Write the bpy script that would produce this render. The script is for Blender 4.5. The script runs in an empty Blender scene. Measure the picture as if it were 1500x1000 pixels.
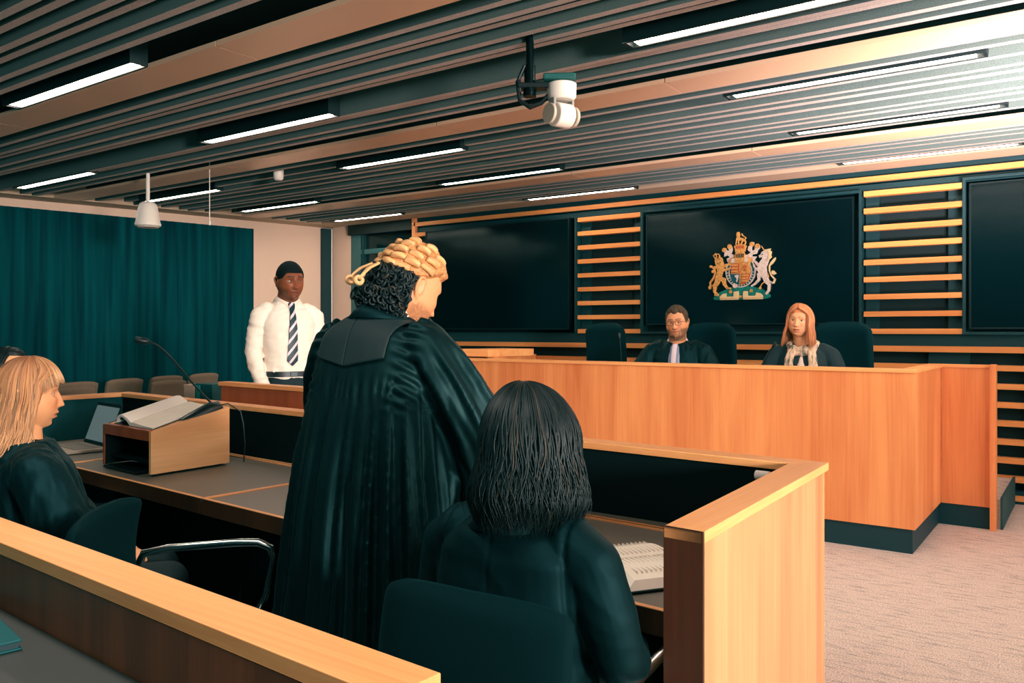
import bpy, bmesh, math, random
from mathutils import Vector, Matrix, noise, Euler
random.seed(7)
PI = math.pi
scene = bpy.context.scene
COL = scene.collection
R = math.radians

# ------------------------------------------------------------------ materials
def lin(c):
    return tuple(((v / 255.0) / 12.92) if v / 255.0 <= 0.04045 else (((v / 255.0) + 0.055) / 1.055) ** 2.4 for v in c)

def rgba(c):
    l = lin(c)
    return (l[0], l[1], l[2], 1.0)

def new_mat(name):
    m = bpy.data.materials.new(name)
    m.use_nodes = True
    nt = m.node_tree
    b = nt.nodes["Principled BSDF"]
    return m, nt, b

def plain(name, col, rough=0.5, metal=0.0, spec=0.5, bump=0.0, bscale=200.0, var=0.0, vscale=8.0, sheen=0.0, sheen_col=None, stretch=(1, 1, 1), coat=0.0, tint=None):
    m, nt, b = new_mat(name)
    b.inputs["Base Color"].default_value = rgba(col)
    b.inputs["Roughness"].default_value = rough
    b.inputs["Metallic"].default_value = metal
    b.inputs["Specular IOR Level"].default_value = spec
    if tint: b.inputs["Specular Tint"].default_value = (*tint, 1)
    if coat:
        b.inputs["Coat Weight"].default_value = coat
    if sheen:
        b.inputs["Sheen Weight"].default_value = sheen
        b.inputs["Sheen Roughness"].default_value = 0.4
        if sheen_col:
            b.inputs["Sheen Tint"].default_value = rgba(sheen_col)
    if bump or var:
        tc = nt.nodes.new("ShaderNodeTexCoord")
        mp = nt.nodes.new("ShaderNodeMapping")
        mp.inputs["Scale"].default_value = stretch
        nt.links.new(tc.outputs["Object"], mp.inputs["Vector"])
    if var:
        n = nt.nodes.new("ShaderNodeTexNoise")
        n.inputs["Scale"].default_value = vscale
        n.inputs["Detail"].default_value = 4
        nt.links.new(mp.outputs["Vector"], n.inputs["Vector"])
        r = nt.nodes.new("ShaderNodeValToRGB")
        d = tuple(max(0, c * (1 - var)) for c in col)
        u = tuple(min(255, c * (1 + var)) for c in col)
        r.color_ramp.elements[0].color = rgba(d)
        r.color_ramp.elements[0].position = 0.3
        r.color_ramp.elements[1].color = rgba(u)
        r.color_ramp.elements[1].position = 0.7
        nt.links.new(n.outputs["Fac"], r.inputs["Fac"])
        nt.links.new(r.outputs["Color"], b.inputs["Base Color"])
    if bump:
        n2 = nt.nodes.new("ShaderNodeTexNoise")
        n2.inputs["Scale"].default_value = bscale
        n2.inputs["Detail"].default_value = 3
        nt.links.new(mp.outputs["Vector"], n2.inputs["Vector"])
        bp = nt.nodes.new("ShaderNodeBump")
        bp.inputs["Strength"].default_value = bump
        bp.inputs["Distance"].default_value = 0.004
        nt.links.new(n2.outputs["Fac"], bp.inputs["Height"])
        nt.links.new(bp.outputs["Normal"], b.inputs["Normal"])
    return m

def wood(name, dark, light, axis="z", rough=0.42, plank=0.0, cross=22.0):
    """straight-grained oak: noise stretched along the grain axis"""
    m, nt, b = new_mat(name)
    tc = nt.nodes.new("ShaderNodeTexCoord")
    def mapped(across, along):
        mp = nt.nodes.new("ShaderNodeMapping")
        s = [across, across, across]
        s["xyz".index(axis)] = along
        mp.inputs["Scale"].default_value = s
        nt.links.new(tc.outputs["Object"], mp.inputs["Vector"])
        return mp
    def nz(mp, scale, detail, dist=0.0):
        n = nt.nodes.new("ShaderNodeTexNoise")
        n.inputs["Scale"].default_value = scale
        n.inputs["Detail"].default_value = detail
        n.inputs["Distortion"].default_value = dist
        nt.links.new(mp.outputs["Vector"], n.inputs["Vector"])
        return n
    a = nz(mapped(cross * 0.35, 0.55), 1.0, 4, 0.6)
    c = nz(mapped(cross * 6, 2.2), 1.0, 3, 0.2)
    mx = nt.nodes.new("ShaderNodeMath"); mx.operation = "MULTIPLY_ADD"
    nt.links.new(c.outputs["Fac"], mx.inputs[0]); mx.inputs[1].default_value = 0.32
    nt.links.new(a.outputs["Fac"], mx.inputs[2])
    last = mx
    if plank:
        g = nz(mapped(plank, 0.02), 1.0, 0)
        m2 = nt.nodes.new("ShaderNodeMath"); m2.operation = "MULTIPLY_ADD"
        nt.links.new(g.outputs["Fac"], m2.inputs[0]); m2.inputs[1].default_value = 0.45
        nt.links.new(mx.outputs[0], m2.inputs[2])
        m3 = nt.nodes.new("ShaderNodeMath"); m3.operation = "SUBTRACT"
        nt.links.new(m2.outputs[0], m3.inputs[0]); m3.inputs[1].default_value = 0.22
        last = m3
    r = nt.nodes.new("ShaderNodeValToRGB")
    r.color_ramp.elements[0].color = rgba(dark); r.color_ramp.elements[0].position = 0.42
    r.color_ramp.elements[1].color = rgba(light); r.color_ramp.elements[1].position = 0.88
    nt.links.new(last.outputs[0], r.inputs["Fac"])
    nt.links.new(r.outputs["Color"], b.inputs["Base Color"])
    b.inputs["Roughness"].default_value = rough
    b.inputs["Specular IOR Level"].default_value = 0.35
    bp = nt.nodes.new("ShaderNodeBump"); bp.inputs["Strength"].default_value = 0.08; bp.inputs["Distance"].default_value = 0.002
    nt.links.new(c.outputs["Fac"], bp.inputs["Height"])
    nt.links.new(bp.outputs["Normal"], b.inputs["Normal"])
    return m

def attr_mat(name, rough=0.5, spec=0.4, sss=0.0, bump=0.0, bscale=300.0, sheen=0.0, aniso=0.0):
    m, nt, b = new_mat(name)
    a = nt.nodes.new("ShaderNodeAttribute"); a.attribute_name = "Col"
    nt.links.new(a.outputs["Color"], b.inputs["Base Color"])
    b.inputs["Roughness"].default_value = rough
    b.inputs["Specular IOR Level"].default_value = spec
    if sss:
        b.inputs["Subsurface Weight"].default_value = sss
        b.inputs["Subsurface Radius"].default_value = (0.012, 0.004, 0.002)
        b.inputs["Subsurface Scale"].default_value = 0.6
    if sheen:
        b.inputs["Sheen Weight"].default_value = sheen
    if bump:
        tc = nt.nodes.new("ShaderNodeTexCoord")
        n2 = nt.nodes.new("ShaderNodeTexNoise"); n2.inputs["Scale"].default_value = bscale
        nt.links.new(tc.outputs["Object"], n2.inputs["Vector"])
        bp = nt.nodes.new("ShaderNodeBump"); bp.inputs["Strength"].default_value = bump; bp.inputs["Distance"].default_value = 0.003
        nt.links.new(n2.outputs["Fac"], bp.inputs["Height"]); nt.links.new(bp.outputs["Normal"], b.inputs["Normal"])
    return m

def emit(name, col, strength):
    m, nt, b = new_mat(name)
    b.inputs["Base Color"].default_value = rgba(col)
    b.inputs["Emission Color"].default_value = rgba(col)
    b.inputs["Emission Strength"].default_value = strength
    return m

def stripes(name, c1, c2, scale, rot, rough=0.6, pos=0.5, c3=None):
    m, nt, b = new_mat(name)
    tc = nt.nodes.new("ShaderNodeTexCoord")
    mp = nt.nodes.new("ShaderNodeMapping"); mp.inputs["Rotation"].default_value = rot
    w = nt.nodes.new("ShaderNodeTexWave"); w.inputs["Scale"].default_value = scale; w.inputs["Distortion"].default_value = 0.0
    w.bands_direction = "X"
    r = nt.nodes.new("ShaderNodeValToRGB"); r.color_ramp.interpolation = "CONSTANT"
    r.color_ramp.elements[0].color = rgba(c1); r.color_ramp.elements[0].position = 0.0
    r.color_ramp.elements[1].color = rgba(c2); r.color_ramp.elements[1].position = pos
    if c3:
        e = r.color_ramp.elements.new(min(0.99, pos + 0.25)); e.color = rgba(c3)
    nt.links.new(tc.outputs["Object"], mp.inputs["Vector"]); nt.links.new(mp.outputs["Vector"], w.inputs["Vector"])
    nt.links.new(w.outputs["Fac"], r.inputs["Fac"]); nt.links.new(r.outputs["Color"], b.inputs["Base Color"])
    b.inputs["Roughness"].default_value = rough
    return m

# ------------------------------------------------------------------ mesh builder
class MB:
    def __init__(self):
        self.v = []; self.f = []; self.c = []; self.col = None
    def add(self, vs, fs):
        b = len(self.v)
        self.v += [tuple(p) for p in vs]
        self.f += [tuple(i + b for i in q) for q in fs]
        if self.col is not None:
            self.c += [self.col] * len(vs)
        return self
    def box(self, x0, x1, y0, y1, z0, z1, M=None):
        vs = [(x, y, z) for z in (z0, z1) for (x, y) in ((x0, y0), (x1, y0), (x1, y1), (x0, y1))]
        if M is not None: vs = [M @ Vector(p) for p in vs]
        return self.add(vs, [(3, 2, 1, 0), (4, 5, 6, 7), (0, 1, 5, 4), (1, 2, 6, 5), (2, 3, 7, 6), (3, 0, 4, 7)])
    def prism(self, poly, z0, z1):
        a = sum(poly[i][0] * poly[(i + 1) % len(poly)][1] - poly[(i + 1) % len(poly)][0] * poly[i][1] for i in range(len(poly)))
        if a < 0: poly = poly[::-1]
        n = len(poly)
        vs = [(x, y, z0) for x, y in poly] + [(x, y, z1) for x, y in poly]
        return self.add(vs, [tuple(range(n))[::-1], tuple(range(n, 2 * n))] + [(i, (i + 1) % n, n + (i + 1) % n, n + i) for i in range(n)])
    def extrude(self, poly, y0, y1):
        """poly in XZ, extruded from y1 (back) to y0 (front)"""
        a = sum(poly[i][0] * poly[(i + 1) % len(poly)][1] - poly[(i + 1) % len(poly)][0] * poly[i][1] for i in range(len(poly)))
        if a < 0: poly = poly[::-1]
        n = len(poly)
        vs = [(x, y0, z) for x, z in poly] + [(x, y1, z) for x, z in poly]
        return self.add(vs, [tuple(range(n)), tuple(range(n, 2 * n))[::-1]] + [((i + 1) % n, i, n + i, n + (i + 1) % n) for i in range(n)])
    def loft(self, rings, cap=True, close=True):
        n = len(rings[0]); vs = [p for r in rings for p in r]; fs = []
        for k in range(len(rings) - 1):
            for i in range(n if close else n - 1):
                j = (i + 1) % n
                fs.append((k * n + i, k * n + j, (k + 1) * n + j, (k + 1) * n + i))
        if cap and close:
            fs.append(tuple(range(n))[::-1]); fs.append(tuple((len(rings) - 1) * n + i for i in range(n)))
        return self.add(vs, fs)
    def tube(self, path, r, n=8, cap=True):
        path = [Vector(p) for p in path]; rings = []
        rr = r if isinstance(r, (list, tuple)) else [r] * len(path)
        up = None
        for k, p in enumerate(path):
            t = (path[min(k + 1, len(path) - 1)] - path[max(k - 1, 0)])
            if t.length < 1e-9: t = Vector((0, 0, 1))
            t.normalize()
            if up is None:
                up = Vector((0, 0, 1)) if abs(t.z) < 0.9 else Vector((1, 0, 0))
            s = t.cross(up)
            if s.length < 1e-6: s = t.orthogonal()
            s.normalize(); up = s.cross(t).normalized()
            rings.append([p + (s * math.cos(2 * PI * i / n) + up * math.sin(2 * PI * i / n)) * rr[k] for i in range(n)])
        # orientation
        return self.loft([q[::-1] for q in rings], cap)
    def cyl(self, c, r, z0, z1, n=24, r2=None):
        r2 = r if r2 is None else r2
        return self.loft([[(c[0] + q * math.cos(2 * PI * i / n), c[1] + q * math.sin(2 * PI * i / n), z) for i in range(n)] for q, z in ((r, z0), (r2, z1))])
    def lathe(self, c, prof, n=28):
        return self.loft([[(c[0] + q * math.cos(2 * PI * i / n), c[1] + q * math.sin(2 * PI * i / n), c[2] + z) for i in range(n)] for q, z in prof])
    def ell(self, c, rad, M=None, nu=20, nv=12):
        vs = []; c = Vector(c)
        for k in range(1, nv):
            ph = -PI / 2 + PI * k / nv
            for i in range(nu):
                th = 2 * PI * i / nu
                p = Vector((rad[0] * math.cos(ph) * math.cos(th), rad[1] * math.cos(ph) * math.sin(th), rad[2] * math.sin(ph)))
                if M is not None: p = M @ p
                vs.append(c + p)
        lo = Vector((0, 0, -rad[2])); hi = Vector((0, 0, rad[2]))
        if M is not None: lo = M @ lo; hi = M @ hi
        b = len(vs); vs += [c + lo, c + hi]; fs = []
        for k in range(nv - 2):
            for i in range(nu):
                j = (i + 1) % nu
                fs.append((k * nu + i, k * nu + j, (k + 1) * nu + j, (k + 1) * nu + i))
        for i in range(nu):
            j = (i + 1) % nu
            fs.append((b, j, i)); fs.append((b + 1, (nv - 2) * nu + i, (nv - 2) * nu + j))
        return self.add(vs, fs)
    def capsule(self, p, q, r1, r2, n=16):
        p = Vector(p); q = Vector(q); t = (q - p); L = t.length; t.normalize()
        s = t.orthogonal().normalized(); u = t.cross(s)
        rings = []
        for k in range(1, 6):
            a = -PI / 2 + PI / 2 * k / 5
            rings.append((p + t * (r1 * math.sin(a)), r1 * math.cos(a)))
        for k in range(0, 5):
            a = PI / 2 * k / 5
            rings.append((q + t * (r2 * math.sin(a)), r2 * math.cos(a)))
        return self.loft([[c + (s * math.cos(2 * PI * i / n) + u * math.sin(2 * PI * i / n)) * rad for i in range(n)] for c, rad in rings])
    def chain(self, pts, rads, n=16):
        for i in range(len(pts) - 1): self.capsule(pts[i], pts[i + 1], rads[i], rads[i + 1], n)
        return self
    def rings(self, spec, n=40, p=2.3):
        """spec rows: z, cx, cy, half width, half depth"""
        out = []
        for z, cx, cy, a, b in spec:
            r = []
            for i in range(n):
                t = 2 * PI * i / n; c, s = math.cos(t), math.sin(t)
                r.append((cx + a * math.copysign(abs(c) ** (2 / p), c), cy + b * math.copysign(abs(s) ** (2 / p), s), z))
            out.append(r)
        return self.loft(out)
    def xf(self, M):
        self.v = [tuple(M @ Vector(p)) for p in self.v]; return self
    def mesh(self, name, smooth=40):
        me = bpy.data.meshes.new(name)
        me.from_pydata(self.v, [], self.f); me.update()
        if self.c and len(self.c) == len(self.v):
            at = me.attributes.new("Col", "FLOAT_COLOR", "POINT")
            for i, c in enumerate(self.c): at.data[i].color = c if len(c) == 4 else (*c, 1)
        if smooth:
            me.polygons.foreach_set("use_smooth", [True] * len(me.polygons))
            if smooth < 180: me.set_sharp_from_angle(angle=R(smooth))
        return me

def link(name, me, mat, parent=None, world=True, bevel=0.0):
    o = bpy.data.objects.new(name, me); COL.objects.link(o)
    if mat is not None: me.materials.append(mat)
    if parent is not None:
        o.parent = parent
        if world:  # mesh was written in world coordinates: undo the parent's placement
            M = parent_world(parent).inverted()
            me.transform(M)
    if bevel:
        b = o.modifiers.new("bevel", "BEVEL"); b.width = bevel; b.segments = 2; b.limit_method = "ANGLE"; b.angle_limit = R(50)
    return o

def parent_world(p):
    M = p.matrix_basis.copy()
    while p.parent is not None:
        p = p.parent; M = p.matrix_basis @ M
    return M

def part(name, mb, mat, parent=None, world=True, bevel=0.0, smooth=40):
    return link(name, mb.mesh(name, smooth), mat, parent, world, bevel)

def thing(name, label, cat, loc=(0, 0, 0), rz=0.0, group=None):
    o = bpy.data.objects.new(name, None); COL.objects.link(o)
    o.empty_display_size = 0.1
    o.location = loc; o.rotation_euler = (0, 0, rz)
    o["label"] = label; o["category"] = cat
    if group: o["group"] = group
    return o

def tag(o, label, cat, group=None):
    o["label"] = label; o["category"] = cat
    if group: o["group"] = group
    return o

def struct(name, mb, mat, parent=None, bevel=0.0, smooth=40):
    o = part(name, mb, mat, parent, True, bevel, smooth)
    if parent is None: o["kind"] = "structure"
    return o

def dup(root, loc, rz, label=None, group=None):
    r = root.copy(); COL.objects.link(r); r.location = loc; r.rotation_euler = (0, 0, rz)
    if label: r["label"] = label
    if group: r["group"] = group
    for ch in list(root.children):
        c = ch.copy(); COL.objects.link(c); c.parent = r
        for g in list(ch.children):
            d = g.copy(); COL.objects.link(d); d.parent = c
    return r

# ------------------------------------------------------------------ palette
OAK_Z = wood("oak_upright_grain", (200, 110, 60), (236, 156, 94), "z", plank=1.5)
OAK_X = wood("oak_grain_along_x", (222, 142, 80), (250, 184, 116), "x")
OAK_Y = wood("oak_grain_along_y", (222, 142, 82), (250, 186, 120), "y")
OAK_END = wood("oak_end_panel", (196, 118, 76), (230, 158, 110), "z", plank=1.2)
OAK_SLAT = wood("oak_slat", (205, 124, 64), (238, 164, 92), "x", cross=30)
OAK_RED = wood("oak_red_upright", (140, 66, 36), (172, 86, 48), "z", cross=30)
OAK_SHADED = wood("oak_shaded_edge", (52, 26, 16), (84, 42, 26), "z", cross=18)  # edges turned from the light, their shade put into a darker brown
OAK_FRONT = wood("oak_shaded_panel", (96, 48, 28), (134, 70, 42), "z", cross=40)  # shade of the camera-facing panel put into the colour
DARK = plain("dark_panel", (14, 18, 19), 0.75, spec=0.12)
PLINTH = plain("dark_teal_plinth", (6, 40, 48), 0.6)
LEATHER = plain("desk_leather", (112, 98, 86), 0.40, spec=0.5, bump=0.12, bscale=500)  # black leather, its ceiling sheen put into the taupe base colour
TEALPANEL = plain("teal_felt_panel", (8, 66, 70), 0.85, bump=0.2, bscale=600)
BLACK = plain("black_plastic", (13, 15, 17), 0.45)
CHROME = plain("chrome", (190, 196, 196), 0.16, metal=1.0)
STEEL = plain("dark_metal", (60, 66, 68), 0.35, metal=0.9)
WHITE = plain("white_plastic", (238, 232, 224), 0.45)
PAPER = plain("paper", (252, 244, 228), 0.7, var=0.02)
WALLTEAL = plain("wall_dark_teal", (6, 46, 52), 0.6, var=0.1, vscale=1.5)
WALLDEEP = plain("wall_deep_recess", (7, 24, 28), 0.7)
SCREEN = plain("screen_glass", (4, 17, 21), 0.14, spec=0.35)
PLASTER = plain("plaster_warm_white", (228, 200, 178), 0.85, bump=0.05, bscale=150)
SOFFIT = plain("soffit_greige", (196, 168, 142), 0.75)
BEIGE = plain("ceiling_panel_satin", (226, 186, 154), 0.32, spec=0.5)
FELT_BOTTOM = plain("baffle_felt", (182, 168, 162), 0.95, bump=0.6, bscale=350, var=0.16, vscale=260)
FELT_SIDE_SHADED = plain("baffle_felt_side_shaded", (88, 100, 97), 0.95, bump=0.4, bscale=350, var=0.15, vscale=200)  # same felt as the bottoms, side shade put into a darker teal-grey
CEILDARK = plain("ceiling_void", (5, 14, 17), 0.9)
# ================================================================== ROOM
XR, YB, ZC = 6.4, -2.6, 2.718          # right wall, rear of the room, ceiling underside
# carpet
m, nt, b = new_mat("carpet_flecked")
tc = nt.nodes.new("ShaderNodeTexCoord")
mp = nt.nodes.new("ShaderNodeMapping"); mp.inputs["Scale"].default_value = (3.2, 17, 1); mp.inputs["Rotation"].default_value = (0, 0, R(-12))
nt.links.new(tc.outputs["Object"], mp.inputs["Vector"])
n1 = nt.nodes.new("ShaderNodeTexNoise"); n1.inputs["Scale"].default_value = 2.2; n1.inputs["Detail"].default_value = 6; n1.inputs["Roughness"].default_value = 0.7
nt.links.new(mp.outputs["Vector"], n1.inputs["Vector"])
r1 = nt.nodes.new("ShaderNodeValToRGB")
r1.color_ramp.elements[0].position = 0.30; r1.color_ramp.elements[0].color = rgba((150, 144, 138))
r1.color_ramp.elements[1].position = 0.50; r1.color_ramp.elements[1].color = rgba((214, 198, 186))
nt.links.new(n1.outputs["Fac"], r1.inputs["Fac"])
n2 = nt.nodes.new("ShaderNodeTexNoise"); n2.inputs["Scale"].default_value = 150; n2.inputs["Detail"].default_value = 2
nt.links.new(tc.outputs["Object"], n2.inputs["Vector"])
r2 = nt.nodes.new("ShaderNodeValToRGB")
r2.color_ramp.elements[0].position = 0.3; r2.color_ramp.elements[0].color = (0.5, 0.5, 0.52, 1)
r2.color_ramp.elements[1].position = 0.7; r2.color_ramp.elements[1].color = (1.25, 1.25, 1.25, 1)
nt.links.new(n2.outputs["Fac"], r2.inputs["Fac"])
mm = nt.nodes.new("ShaderNodeMix"); mm.data_type = "RGBA"; mm.blend_type = "MULTIPLY"; mm.inputs["Factor"].default_value = 1.0
nt.links.new(r1.outputs["Color"], mm.inputs["A"]); nt.links.new(r2.outputs["Color"], mm.inputs["B"])
nt.links.new(mm.outputs["Result"], b.inputs["Base Color"])
b.inputs["Roughness"].default_value = 0.95; b.inputs["Specular IOR Level"].default_value = 0.1
bp = nt.nodes.new("ShaderNodeBump"); bp.inputs["Strength"].default_value = 0.5; bp.inputs["Distance"].default_value = 0.006
nt.links.new(n2.outputs["Fac"], bp.inputs["Height"]); nt.links.new(bp.outputs["Normal"], b.inputs["Normal"])
CARPET = m
struct("floor", MB().box(-11, XR, YB, 9.2, -0.12, 0), CARPET)
struct("wall_right", MB().box(XR, XR + 0.12, YB, 7.6, 0, 3.05), PLASTER)

# ---------------- ceiling: void slab, felt baffles in rows, satin service panels
ceil = struct("ceiling", MB().box(-11, XR, YB, 9.2, 2.98, 3.08), CEILDARK)
bays = []
def run(y0, y1, pitch, th=0.044):
    y = y0
    while y + th <= y1 + 1e-6:
        bays.append((y, th)); y += pitch
run(-0.55, 0.40, 0.105); run(0.84, 1.14, 0.105); run(1.30, 2.26, 0.105)
run(2.81, 3.47, 0.105); run(3.68, 4.14, 0.105); run(4.49, 4.62, 0.085); run(4.86, 5.84, 0.096); run(6.04, 6.14, 0.085); run(6.44, 7.06, 0.093)
def wall_left_x(y):   # the left wall runs at a slight angle
    return -9.18 + (y - 3.87) * (0.84 / 3.87)
for i, (y, th) in enumerate(bays):
    z = ZC + (0.0, 0.022, 0.008, 0.03, 0.004)[i % 5]
    x0 = wall_left_x(y) + 0.34
    mb = MB().box(x0, XR - 0.01, y, y + th, z, 2.90)
    o = part("baffle", mb, FELT_SIDE_SHADED, ceil)
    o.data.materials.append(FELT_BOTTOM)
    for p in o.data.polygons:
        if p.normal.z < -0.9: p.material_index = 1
    o["label"] = "thick grey felt baffle hanging across the ceiling"
for k, (y0, y1) in enumerate(((2.40, 2.655), (4.19, 4.44), (6.165, 6.40), (0.46, 0.78))):
    xs = [wall_left_x(y0) + 0.34, -5.9, -3.45 - 0.15 * k, -1.75 - 0.2 * k, 0.3, XR - 0.01]
    for a, b_ in zip(xs[:-1], xs[1:]):
        o = part("service_panel", MB().box(a + 0.004, b_ - 0.004, y0, y1, ZC - 0.004, ZC + 0.02), BEIGE, ceil)
        o["label"] = "satin beige flat ceiling panel"
# soffit strips along the bench wall and the left wall
struct("trim_1", MB().box(-8.3, XR - 0.01, 7.205, 7.515, ZC - 0.004, 2.90), SOFFIT)
struct("trim_2", MB().prism([(wall_left_x(1.2), 1.2), (wall_left_x(1.2) + 0.34, 1.2), (wall_left_x(7.2) + 0.34, 7.2), (wall_left_x(8.0), 8.0)], ZC - 0.003, 2.91), SOFFIT)

# ---------------- left wall (angled), acoustic panel, corner door and glazing
def lw(y, off=0.0, side=0.0):
    d = Vector((0.84, 3.87)).normalized(); nrm = Vector((d.y, -d.x))
    p = Vector((wall_left_x(y), y)) + nrm * off
    return (p.x, p.y)
struct("wall_left", MB().prism([lw(0.6), lw(7.62), lw(7.62, -0.12), lw(0.6, -0.12)], 0, 2.95), PLASTER)
m, nt, b = new_mat("acoustic_fabric")
tc = nt.nodes.new("ShaderNodeTexCoord")
mp = nt.nodes.new("ShaderNodeMapping"); mp.inputs["Scale"].default_value = (1, 9, 0.35)
nt.links.new(tc.outputs["Object"], mp.inputs["Vector"])
n1 = nt.nodes.new("ShaderNodeTexNoise"); n1.inputs["Scale"].default_value = 1.6; n1.inputs["Detail"].default_value = 3
nt.links.new(mp.outputs["Vector"], n1.inputs["Vector"])
r1 = nt.nodes.new("ShaderNodeValToRGB")
r1.color_ramp.elements[0].position = 0.36; r1.color_ramp.elements[0].color = rgba((2, 44, 52))
r1.color_ramp.elements[1].position = 0.66; r1.color_ramp.elements[1].color = rgba((8, 70, 76))
nt.links.new(n1.outputs["Fac"], r1.inputs["Fac"]); nt.links.new(r1.outputs["Color"], b.inputs["Base Color"])
n2 = nt.nodes.new("ShaderNodeTexNoise"); n2.inputs["Scale"].default_value = 120
nt.links.new(tc.outputs["Object"], n2.inputs["Vector"])
bp = nt.nodes.new("ShaderNodeBump"); bp.inputs["Strength"].default_value = 0.5; bp.inputs["Distance"].default_value = 0.004
nt.links.new(n2.outputs["Fac"], bp.inputs["Height"]); nt.links.new(bp.outputs["Normal"], b.inputs["Normal"])
b.inputs["Roughness"].default_value = 0.95; b.inputs["Specular IOR Level"].default_value = 0.1
ACOUSTIC = m
mb = MB(); ring_lo = []; ring_hi = []; y = 0.62
prof = []
while y < 6.516:
    prof.append(lw(y, 0.03 + 0.005 * math.sin(y * 2 * PI / 0.085) + 0.002 * math.sin(y * 2 * PI / 0.23)))
    y += 0.0106
prof.append(lw(6.516, 0.03))
n = len(prof)
vs = [(p[0], p[1], 0.05) for p in prof] + [(p[0], p[1], 2.645 - 0.030 * i / n) for i, p in enumerate(prof)]
fs = [(i, i + 1, n + i + 1, n + i) for i in range(n - 1)]
b0 = len(vs)
e0, e1 = lw(0.62, 0.001), lw(6.516, 0.001)
vs += [(e0[0], e0[1], 0.05), (e1[0], e1[1], 0.05), (e0[0], e0[1], 2.645), (e1[0], e1[1], 2.615)]
fs += [tuple([b0 + 2] + list(range(n, 2 * n)) + [b0 + 3])[::-1], (n - 1, b0 + 1, b0 + 3, 2 * n - 1), (b0, 0, n, b0 + 2)]
o = struct("trim_3", mb.add(vs, fs), ACOUSTIC)
# dark door leaf in its frame where the left wall meets the corner, pale strip, glazed screen
dr = struct("door_1", MB().prism([lw(7.44, 0.0), lw(7.565, 0.0), lw(7.565, 0.06), lw(7.44, 0.06)], 0, 2.70), PLINTH)
part("door_edge", MB().prism([lw(7.565, 0.0), lw(7.59, 0.0), lw(7.59, 0.06), lw(7.565, 0.06)], 0, 2.70), WHITE, dr)
part("door_leaf", MB().prism([lw(7.59, 0.0), lw(7.70, 0.0), lw(7.70, 0.05), lw(7.59, 0.05)], 0, 2.70), plain("door_black", (8, 16, 18), 0.5), dr)
struct("trim_4", MB().box(-8.30, -7.955, 7.56, 7.66, 0, 2.72), PLASTER)
win = struct("window_1", MB().box(-7.955, -7.775, 7.56, 7.64, 0, 2.72).box(-7.775, -6.86, 7.56, 7.64, 2.335, 2.395).box(-7.775, -6.86, 7.56, 7.64, 0, 0.10), plain("window_frame_teal", (58, 98, 100), 0.4))
part("window_bar", MB().box(-7.745, -7.715, 7.55, 7.63, 0.1, 2.72), plain("window_bar_teal", (20, 52, 56), 0.4), win)
part("window_pane", MB().box(-7.775, -6.86, 7.60, 7.612, 0.1, 2.72), plain("smoked_glass", (6, 26, 30), 0.08, spec=0.6), win)
struct("trim_5", MB().box(-7.955, -6.83, 7.50, 7.58, 2.585, 2.716), plain("ceiling_shadow_black", (10, 12, 13), 0.6))  # dark box in place of the ceiling shadow above the glass
struct("wall_corridor", MB().box(-9.0, -6.8, 8.6, 8.7, 0, 2.95), WALLDEEP)

# ---------------- bench wall: dark teal panelling, oak slats, recessed screens
YW = 7.515
bw = struct("wall_bench", MB().box(-6.83, XR, YW + 0.10, YW + 0.22, 0, 2.95), WALLDEEP)
def wb(n, x0, x1, y0, y1, z0, z1, mat, lab=None, bevel=0.0):
    o = part(n, MB().box(x0, x1, y0, y1, z0, z1), mat, bw, True, bevel)
    if lab: o["label"] = lab
    return o
XL = -6.80
wb("end_post", -6.83, -6.775, YW - 0.02, YW + 0.10, 0, 2.716, OAK_Z, "upright oak post closing the slatted wall")
wb("fascia_panel", XL, XR, YW + 0.02, YW + 0.10, 2.60, 2.72, WALLTEAL)
wb("fascia_panel", XL, XR, YW + 0.02, YW + 0.10, 2.545, 2.61, WALLTEAL)
wb("slat", XL, XR, YW - 0.02, YW + 0.06, 2.616, 2.661, OAK_SLAT, "long oak strip above the screens")
wb("dado_panel", XL, XR, YW + 0.02, YW + 0.10, 1.222, 1.326, WALLTEAL)
wb("slat", XL, XR, YW - 0.02, YW + 0.06, 1.174, 1.222, OAK_SLAT, "long oak strip below the screens")
# slat groups with darker centre panel and teal side strips
for (x0, x1) in ((-4.482, -3.745), (-1.64, -0.895)):
    wb("backing_strip", x0, x0 + 0.11, YW + 0.06, YW + 0.10, 1.33, 2.545, WALLTEAL)
    wb("backing_strip", x1 - 0.11, x1, YW + 0.06, YW + 0.10, 1.33, 2.545, WALLTEAL)
    for k in range(9):
        z = 1.322 + 0.1465 * k
        wb("slat", x0, x1, YW - 0.02, YW + 0.06, z, z + 0.044, OAK_SLAT)
for k in range(1, 10):                                   # left of the left screen the slats run on behind it
    z = 1.322 + 0.1465 * (k - 1)
    wb("slat", XL + 0.02, -6.45, YW - 0.02, YW + 0.06, z, z + 0.044, OAK_SLAT)
wb("backing_strip", XL + 0.02, -6.45, YW + 0.06, YW + 0.10, 1.33, 2.545, WALLTEAL)
for k in range(8):                                       # lower slats, floor to dado
    z = 1.198 - 0.144 * (k + 1)
    wb("slat", XL, XR, YW - 0.02, YW + 0.06, z - 0.022, z + 0.022, OAK_SLAT)
wb("skirting", XL, XR, YW - 0.01, YW + 0.08, 0, 0.10, PLINTH)
for x in (-1.15, -0.45, 0.4):
    wb("backing_strip", x, x + 0.30, YW + 0.055, YW + 0.10, 0.10, 1.17, WALLTEAL)
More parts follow.
